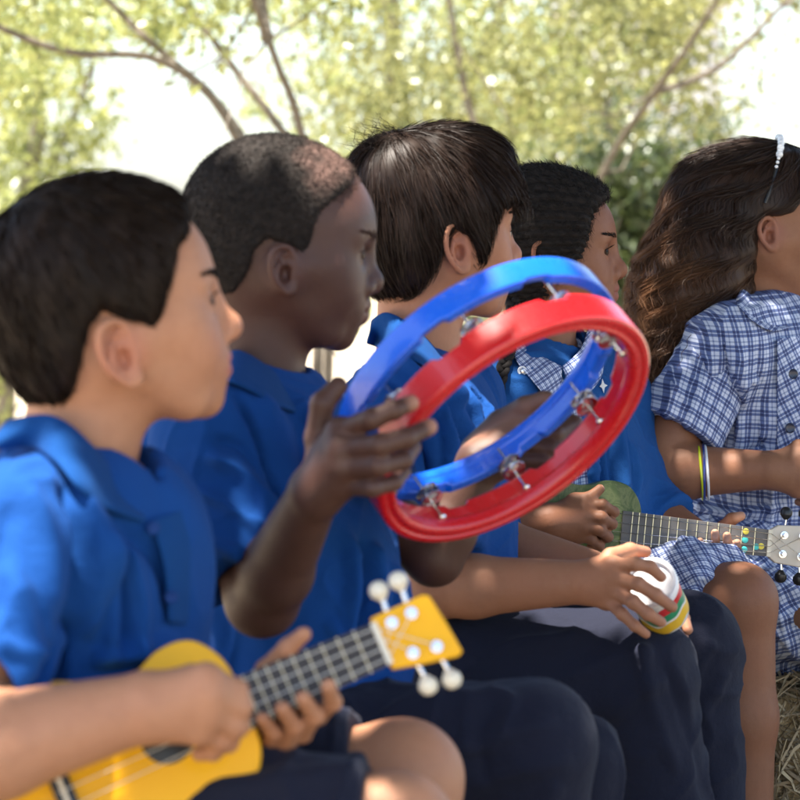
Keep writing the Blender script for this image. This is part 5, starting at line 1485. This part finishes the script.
# ------------------------------------------------------------------ instruments and props
def m_coloured_plastic(name, col, rough=.28, trans=.0, sss=.25):
    m = m_plain(name, col, rough, .55, var=.06, vs=20, coat=.35, trans=trans)
    b = m.node_tree.nodes['Principled BSDF']
    b.inputs['Subsurface Weight'].default_value = sss; b.inputs['Subsurface Scale'].default_value = .01
    b.inputs['Subsurface Radius'].default_value = (1, 1, 1)
    return m
def tambourine():
    s = 2.68 / FPX
    n = A_(.50, -.55, -.67); n /= np.linalg.norm(n)
    cR = P(508, 421, 2.68); sep = .056
    cB = cR - n * sep
    e1 = np.cross(n, [0, 0, 1.]); e1 /= np.linalg.norm(e1); e2_ = np.cross(n, e1)
    root = tag(empty('tambourine', cR), 'blue and red plastic tambourine ring held up in both hands', 'tambourine')
    red = m_coloured_plastic('red_plastic', (.54, .008, .012)); blue = m_coloured_plastic('blue_plastic', (.006, .12, .72), sss=.35)
    def ring(c, mat, name, sgn, sr=1.0, sa=1.0):
        # hollow channel section: (radius, axial)
        R0 = .1500
        prof = [(R0, -.0150), (R0, .0145), (R0 - .0025, .0170), (R0 - .0070, .0170), (R0 - .0085, .0150), (R0 - .0125, .0150), (R0 - .0145, .0165), (R0 - .0180, .0150), (R0 - .0195, .0125), (R0 - .0205, .004), (R0 - .0185, .002), (R0 - .0195, -.0140), (R0 - .0170, -.0165), (R0 - .0015, -.0165)]
        prof = [(R0 - (R0 - a_) * sr, b_ * sa) for a_, b_ in prof]
        N = 192; V = []; F = []
        for i in range(N):
            a = 2 * math.pi * i / N
            ph = (i % 24)
            for k, (r_, t) in enumerate(prof):
                if 3 <= ph <= 8 and k in (0, 11, 12, 13): t = (-.0095, 0, 0, -.0110)[(0, 11, 12, 13).index(k)] if k in (0, 13) else t + .005   # slots cut in the rim's edge
                V.append(c + (e1 * math.cos(a) + e2_ * math.sin(a)) * r_ + n * t * sgn)
        m_ = len(prof)
        for i in range(N):
            for k in range(m_):
                F.append([i * m_ + k, i * m_ + (k + 1) % m_, ((i + 1) % N) * m_ + (k + 1) % m_, ((i + 1) % N) * m_ + k])
        o = build(name, V, F, mat, root, smooth=True)
        o.data.set_sharp_from_angle(angle=R(40))
        b = o.modifiers.new('bevel', 'BEVEL'); b.width = .0007; b.segments = 2; b.limit_method = 'ANGLE'
        return o
    ring(cR, red, 'red_rim', 1); ring(cB + n * .002, blue, 'blue_rim', -1, .62, .80)
    jm = m_plain('jingle_metal', (.72, .74, .78), .18, .5, metal=1)
    tp = P(590, 420, 1.0) - A_(0, 0, CAMZ); o_ = A_(0, 0, CAMZ); hit = o_ + tp * ((cR - o_) @ n) / (tp @ n) - cR
    JO = (math.atan2(hit @ e2_, hit @ e1) / (2 * math.pi) * 8) % 1.0
    for i in range(8):
        a = 2 * math.pi * (i + JO) / 8
        q = (e1 * math.cos(a) + e2_ * math.sin(a)) * (.1500 - .0215)
        p0, p1_ = cB + q + n * .004, cR + q + n * .002
        j = MB().tube([p0, p1_], .0013, 8).build('pin', steel, root)
        MB().lathe(p1_, n, [(-.001, .0035), (.0008, .0042), (.0022, .0032), (.0028, .0012)], 14).build('pin_head', steel, j)
        cc = cB * .45 + cR * .55 + q - (q / np.linalg.norm(q)) * .002
        for k, (o_, f_) in enumerate(((-.0065, 1), (-.003, -1), (.003, 1), (.0065, -1))):
            tl = n + e1 * rng.normal() * .09 + e2_ * rng.normal() * .09
            pr = [(0, .0015), (.0012 * f_, .005), (.0022 * f_, .0068), (.0006 * f_, .0088), (0, .0120), (.0005 * f_, .0122), (.0011 * f_, .0088), (.0027 * f_, .0068), (.0017 * f_, .0050), (.0006 * f_, .0015)]
            MB().lathe(cc + n * o_, tl, pr, 28).build('jingle', jm, root)
tambourine()

def ukulele(name, label, br, nut, L_up, s, body_m, neck_m, board_m, fret_m, peg_m, head_m, face_n, outline, depth, frets, board_w, head_pts, pegs, bridge_m, dots=None, hole=True, strings=4, str_m=None, head_th=.010, plain_hole=None, deco=None, joint=.5):
    """br, nut: world points on the top plane; u runs from bridge to nut"""
    U = nut - br; L = np.linalg.norm(U); U = U / L
    N = A_(*face_n); N = N - U * N.dot(U); N /= np.linalg.norm(N); Vv = np.cross(N, U)
    if Vv[2] < 0: Vv = -Vv
    at = lambda u, v, w_: br + U * u + Vv * v + N * w_
    root = tag(empty(name, at(0, 0, -depth)), label, 'ukulele')
    pts = catmull([A_(a, b) for a, b in outline], 8, closed=True)
    m = MB()
    # body: bulged edges
    rings = [(-depth, .93), (-depth * .96, .985), (-depth * .85, 1.0), (-depth * .12, 1.0), (-.0015, .992), (0, .982)]
    cu = np.mean([p[0] for p in pts]); n_ = len(pts); V = []; F = []
    for w_, sc_ in rings:
        for p in pts: V.append(at(cu + (p[0] - cu) * sc_, p[1] * sc_, w_))
    for k in range(len(rings) - 1):
        for i in range(n_): F.append([k * n_ + i, k * n_ + (i + 1) % n_, (k + 1) * n_ + (i + 1) % n_, (k + 1) * n_ + i])
    F.append(list(range(n_))[::-1]); F.append([(len(rings) - 1) * n_ + i for i in range(n_)])
    m.add(V, F); body = m.build('body', body_m, root)
    if plain_hole:
        u0, r0 = plain_hole
        MB().lathe(at(u0, 0, -.001), N, [(0, r0), (.0013, r0), (.0014, r0 * .98)], 40).build('sound_hole', black_pl, body)
    # neck
    w0, w1 = board_w; fb0 = joint * L
    hb = []
    for (u, w_) in ((fb0, w0), (L, w1)):
        for a in np.linspace(0, math.pi, 9): hb.append(at(u, math.cos(a) * w_ / 2, .0005 - math.sin(a) * w_ * .42))
    F = [[i, i + 1, 9 + i + 1, 9 + i] for i in range(8)] + [[0, 9, 17, 8], list(range(9)), list(range(9, 18))[::-1]]
    MB().add(hb, F).build('neck', neck_m, root)
    fbs = fb0 - .006
    MB().prism([(fbs, -w0 / 2), (L, -w1 / 2), (L, w1 / 2), (fbs, w0 / 2)], br, U, Vv, N, .001, .0052).build('fretboard', board_m, root, bevel=.0004)
    for u in frets:
        ww = w0 + (w1 - w0) * (u - fb0) / (L - fb0)
        MB().tube([at(u, -ww / 2, .0055), at(u, ww / 2, .0055)], .0008, 6).build('fret', fret_m, root)
    MB().prism([(L - .001, -w1 / 2), (L + .004, -w1 / 2), (L + .004, w1 / 2), (L - .001, w1 / 2)], br, U, Vv, N, .001, .0085).build('nut', bridge_m, root)
    hp = [(L + a, b) for a, b in head_pts]
    hd = MB().prism(hp, br, U, Vv, N, .0045 - head_th, .0045).build('headstock', head_m, root, bevel=.0012)
    sp = [(i - (strings - 1) / 2) / (strings - 1) for i in range(strings)]
    MB().prism([(-.008, -.026), (.008, -.026), (.008, .026), (-.008, .026)], br, U, Vv, N, .0005, .006).build('bridge', black_pl, root, bevel=.001)
    MB().prism([(-.002, -.024), (.0015, -.024), (.0015, .024), (-.002, .024)], br, U, Vv, N, .006, .0095).build('saddle', bridge_m, root)
    for i, (pu, pv, side) in enumerate(pegs):
        c = at(L + pu, pv, .0045)
        po = MB().lathe(c, N, [(0, .0052), (.002, .0050), (.0022, .003), (.009, .0026), (.0095, .0032), (.0105, .003)], 14).build('tuner_post', steel, root)
        bt = at(L + pu + .002, pv + side * .020, -.002)
        MB().tube([at(L + pu, pv, -.002), bt], .0018, 8).build('tuner_shaft', steel, po)
        e = at(L + pu + .002, pv + side * .029, -.002) - bt; e /= np.linalg.norm(e)
        MB().lathe(bt, e, [(0, .0025), (.002, .0045), (.006, .0078), (.011, .0080), (.015, .0055), (.0165, .002)], 16).build('tuner_knob', peg_m, po)
    for i, v in enumerate(sp):
        a, b = at(0, v * .042, .0095), at(L + .002, v * w1 * .72, .0092)
        pu, pv, sd_ = pegs[[1, 0, 2, 3][i] if len(pegs) == 4 else i]
        MB().tube([at(-.006, v * .042, .004), a, b, at(L + pu, pv, .011)], .00045 if s == 0 else .0005, 5).build('string', str_m, root)
    return root, at, L
ylw = m_plain('glossy_yellow_paint', (.84, .42, .002), .45, .25, var=.03, vs=6, coat=.08)
wood_b = m_plain('dark_fretboard', (.035, .028, .025), .5, .4, var=.3)
ivory = m_plain('ivory_plastic', (.72, .66, .52), .35, .5)
fret_m = m_plain('fret_metal', (.72, .62, .40), .3, .5, metal=1)
nylon = m_plain('nylon_string', (.62, .60, .55), .3, .5)
wood_n = m_plain('neck_wood', (.26, .13, .05), .45)
br = P(60, 783, 2.245); nut = P(379, 645, 2.305)
Lr = np.linalg.norm(nut - br)
k_ = .82
out = [(-.085, 0), (-.078, .038), (-.050, .068), (-.010, .078), (.030, .070), (.062, .054), (.085, .052), (.112, .062), (.138, .060), (.155, .042), (.161, .018), (.161, -.018), (.155, -.042), (.138, -.060), (.112, -.062), (.085, -.052), (.062, -.054), (.030, -.070), (-.010, -.078), (-.050, -.068), (-.078, -.038)]
out = [(a, b * 1.08) for a, b in out]
fr_ = [Lr * 1.0 * (2 ** (-i / 12.)) for i in range(1, 13)]
fr_ = [f for f in fr_ if f > .50 * Lr]
hs = .00088
ukulele('ukulele', 'bright yellow ukulele with ivory tuning knobs', br, nut, 0, 1, ylw, wood_n, wood_b, m_plain('pale_fret', (.62, .55, .38), .4), ivory, ylw, (.02, -1, .22), out, .045, fr_,
        (.043, .036), [(.002, -.0225), (.030, -.029), (.056, -.034), (.0605, -.032), (.0575, -.004), (.0535, .0205), (.049, .023), (.002, .0225)],
        [(.016, .012, 1), (.034, .013, 1), (.022, -.017, -1), (.042, -.020, -1)], ivory, str_m=nylon, plain_hole=(.092, .022), joint=.55)
def green_face():
    m, n, b = newmat('marbled_green_lacquer')
    v = noise(n, 26, 6, .7, dist=1.2)
    c = ramp(n, v, [(.30, (.025, .045, .014)), (.46, (.07, .11, .03)), (.56, (.16, .19, .07)), (.66, (.05, .085, .025)), (.8, (.26, .32, .28))])
    n.links.new(c, b.inputs['Base Color']); b.inputs['Roughness'].default_value = .4; b.inputs['Coat Weight'].default_value = .08; b.inputs['Specular IOR Level'].default_value = .25
    return m
gm = green_face()
palewood = m_plain('worn_pale_wood', (.62, .55, .45), .5, .4, var=.2, vs=30)
grey_b = m_plain('grey_fretboard', (.10, .095, .095), .5, .4, var=.25)
br = P(520, 517, 3.57); nut = P(767, 543, 3.605)
Lr = np.linalg.norm(nut - br)
fr_ = [Lr * (2 ** (-i / 12.)) for i in range(1, 15)]
out2 = [(-.075, 0), (-.070, .036), (-.045, .066), (-.010, .074), (.030, .066), (.060, .050), (.085, .050), (.110, .058), (.135, .054), (.150, .038), (.156, .016), (.156, -.016), (.150, -.038), (.135, -.054), (.110, -.058), (.085, -.050), (.060, -.050), (.030, -.066), (-.010, -.074), (-.045, -.066), (-.070, -.036)]
uk, at4, L4 = ukulele('ukulele', 'marbled green ukulele with dark fretboard and coloured dots', br, nut, 0, 1, gm, palewood, grey_b, fret_m, black_pl, palewood, (.02, -1, .10), out2, .05, fr_,
        (.043, .034), [(.002, -.017), (.012, -.024), (.066, -.028), (.070, -.018), (.068, .018), (.066, .028), (.012, .024), (.002, .017)],
        [(.020, .012, 1), (.044, .013, 1), (.020, -.012, -1), (.044, -.013, -1)], ivory, str_m=steel, plain_hole=(.075, .021), joint=.425)
cy = m_plain('cyan_dot', (.05, .50, .48), .5); ye = m_plain('yellow_dot', (.75, .62, .08), .5)
for u, v, mt in ((-.0300, .0118, ye), (-.0300, .0010, cy), (-.0300, -.0112, cy), (-.0150, -.0062, cy), (-.0085, -.0050, ye)):
    MB().lathe(at4(L4 + u, v, .0051), at4(0, 0, 1) - at4(0, 0, 0), [(0, .0040), (.0005, .0040), (.0006, .0038)], 18).build('fret_dot', mt, uk)

def shaker():
    c0 = P(650, 583, 3.10); ax = A_(.27, .83, -.49); ax /= np.linalg.norm(ax)
    root = tag(empty('shaker_can', c0 + ax * .06), 'small white capped can with red green and yellow bands used as a shaker', 'shaker')
    m, n, b = newmat('banded_can_print')
    a = attr(n, 'band'); x = ramp(n, a, [(0, (.75, .74, .72)), (.20, (.60, .02, .03)), (.42, (.02, .26, .12)), (.62, (.75, .74, .72)), (.68, (.78, .48, .03)), (.95, (.7, .7, .68))])
    x.node.color_ramp.interpolation = 'CONSTANT'
    n.links.new(x, b.inputs['Base Color']); b.inputs['Roughness'].default_value = .3
    r0 = .0285; N = 48; V, F, at_ = [], [], []
    e1 = np.cross(ax, [0, 0, 1.]); e1 /= np.linalg.norm(e1); e2_ = np.cross(ax, e1)
    prof = [(.006, r0 * .97), (.007, r0)] + [(.007 + .072 * i / 10, r0) for i in range(1, 11)] + [(.081, r0 * .97), (.081, .001)]
    for t, r_ in prof:
        for k in range(N):
            an = 2 * math.pi * k / N
            V.append(c0 + ax * t + r_ * (e1 * math.cos(an) + e2_ * math.sin(an)))
            at_.append(t / .081 + .06 * math.sin(3 * an) + .03 * math.sin(7 * an))
    for i in range(len(prof) - 1):
        for k in range(N): F.append([i * N + k, i * N + (k + 1) % N, (i + 1) * N + (k + 1) % N, (i + 1) * N + k])
    build('can_body', V, F, m, root, attrs={'band': at_})
    wp = m_plain('white_cap_plastic', (.74, .74, .75), .3, .5, var=.03)
    bb = wp.node_tree.nodes['Principled BSDF']; bb.inputs['Subsurface Weight'].default_value = .0; bb.inputs['Subsurface Scale'].default_value = .01
    MB().lathe(c0, ax, [(.003, .001), (.003, .022), (.0025, .0245), (-.001, .0255), (-.0015, .029), (0, .0303), (.010, .0303), (.0105, .029)], 48).build('cap', wp, root, auto=50)
shaker()

# ------------------------------------------------------------------ hay bales
straw_m = m_plain('straw', (.30, .21, .10), .8, .3, var=.3, vs=60)
def m_straw():
    m, n, b = newmat('straw_stalks')
    c = ramp(n, attr(n, 'rnd'), [(0, (.12, .085, .045)), (.5, (.27, .19, .10)), (1, (.46, .36, .21))])
    n.links.new(c, b.inputs['Base Color']); b.inputs['Roughness'].default_value = .6
    return m
stalk = m_straw()
def bale(c, half, yaw, label, n, group='hay bales the children sit on'):
    c = np.asarray(c, float)
    M = rotm(yaw)
    F = Field(-np.array(half) - .04, np.array(half) + .04, .012)
    hx, hy, hz = half
    def fn(X, Y, Z):
        qx, qy, qz = np.abs(X) - hx + .04, np.abs(Y) - hy + .04, np.abs(Z) - hz + .04
        return np.sqrt(np.maximum(qx, 0) ** 2 + np.maximum(qy, 0) ** 2 + np.maximum(qz, 0) ** 2) + np.minimum(np.maximum(qx, np.maximum(qy, qz)), 0) - .04
    F.op((fn, -np.array(half), np.array(half)), .001, '+')
    V, Q = F.mesh(1)
    V = V + normals(V, Q) * (wnoise(V, 35, 1) * .006)[:, None]
    b = build('hay_bale', V @ M.T + c, Q, straw_m, base=[c[0], c[1], 0])
    tag(b, label, 'hay bale', group)
    p = scatter(V, Q, n)
    d = rng.normal(size=(n, 3)); nn = p / np.array(half); nn = np.sign(nn) * (np.abs(nn) ** 8); nn /= np.linalg.norm(nn, axis=1, keepdims=True) + 1e-6
    d = d - nn * (d * nn).sum(1, keepdims=True) * .88; d /= np.linalg.norm(d, axis=1, keepdims=True)
    L = rng.uniform(.03, .12, n)[:, None]
    p = p + nn * rng.uniform(-.004, .016, (n, 1))
    S = np.stack([p + d * L * (t - .5) + rng.normal(size=(n, 3)) * .003 for t in (0, .33, .66, 1)], 1)
    S = S @ M.T + c
    strands('straw', S, .0042, stalk, b)
bale((P(760, 0, 3.98)[0] + .12, 4.02, .20), (.44, .26, .205), 3, 'hay bale under the long haired girl, straw showing below her skirt', 26000)
bale((P(560, 0, 3.74)[0] + .0, 3.78, .185), (.20, .14, .185), 4, 'hay bale hidden under the girl in the blue jacket', 500)
bale((P(440, 0, 3.32)[0] + .0, 3.34, .19), (.18, .16, .185), 4, 'hay bale hidden under the boy holding the shaker can', 500)
bale((P(290, 0, 2.86)[0], 2.87, .19), (.18, .16, .185), 4, 'hay bale hidden under the boy holding the tambourine', 500)
bale((P(30, 0, 2.42)[0], 2.43, .20), (.26, .20, .20), 4, 'hay bale hidden under the boy with the yellow ukulele', 3000)
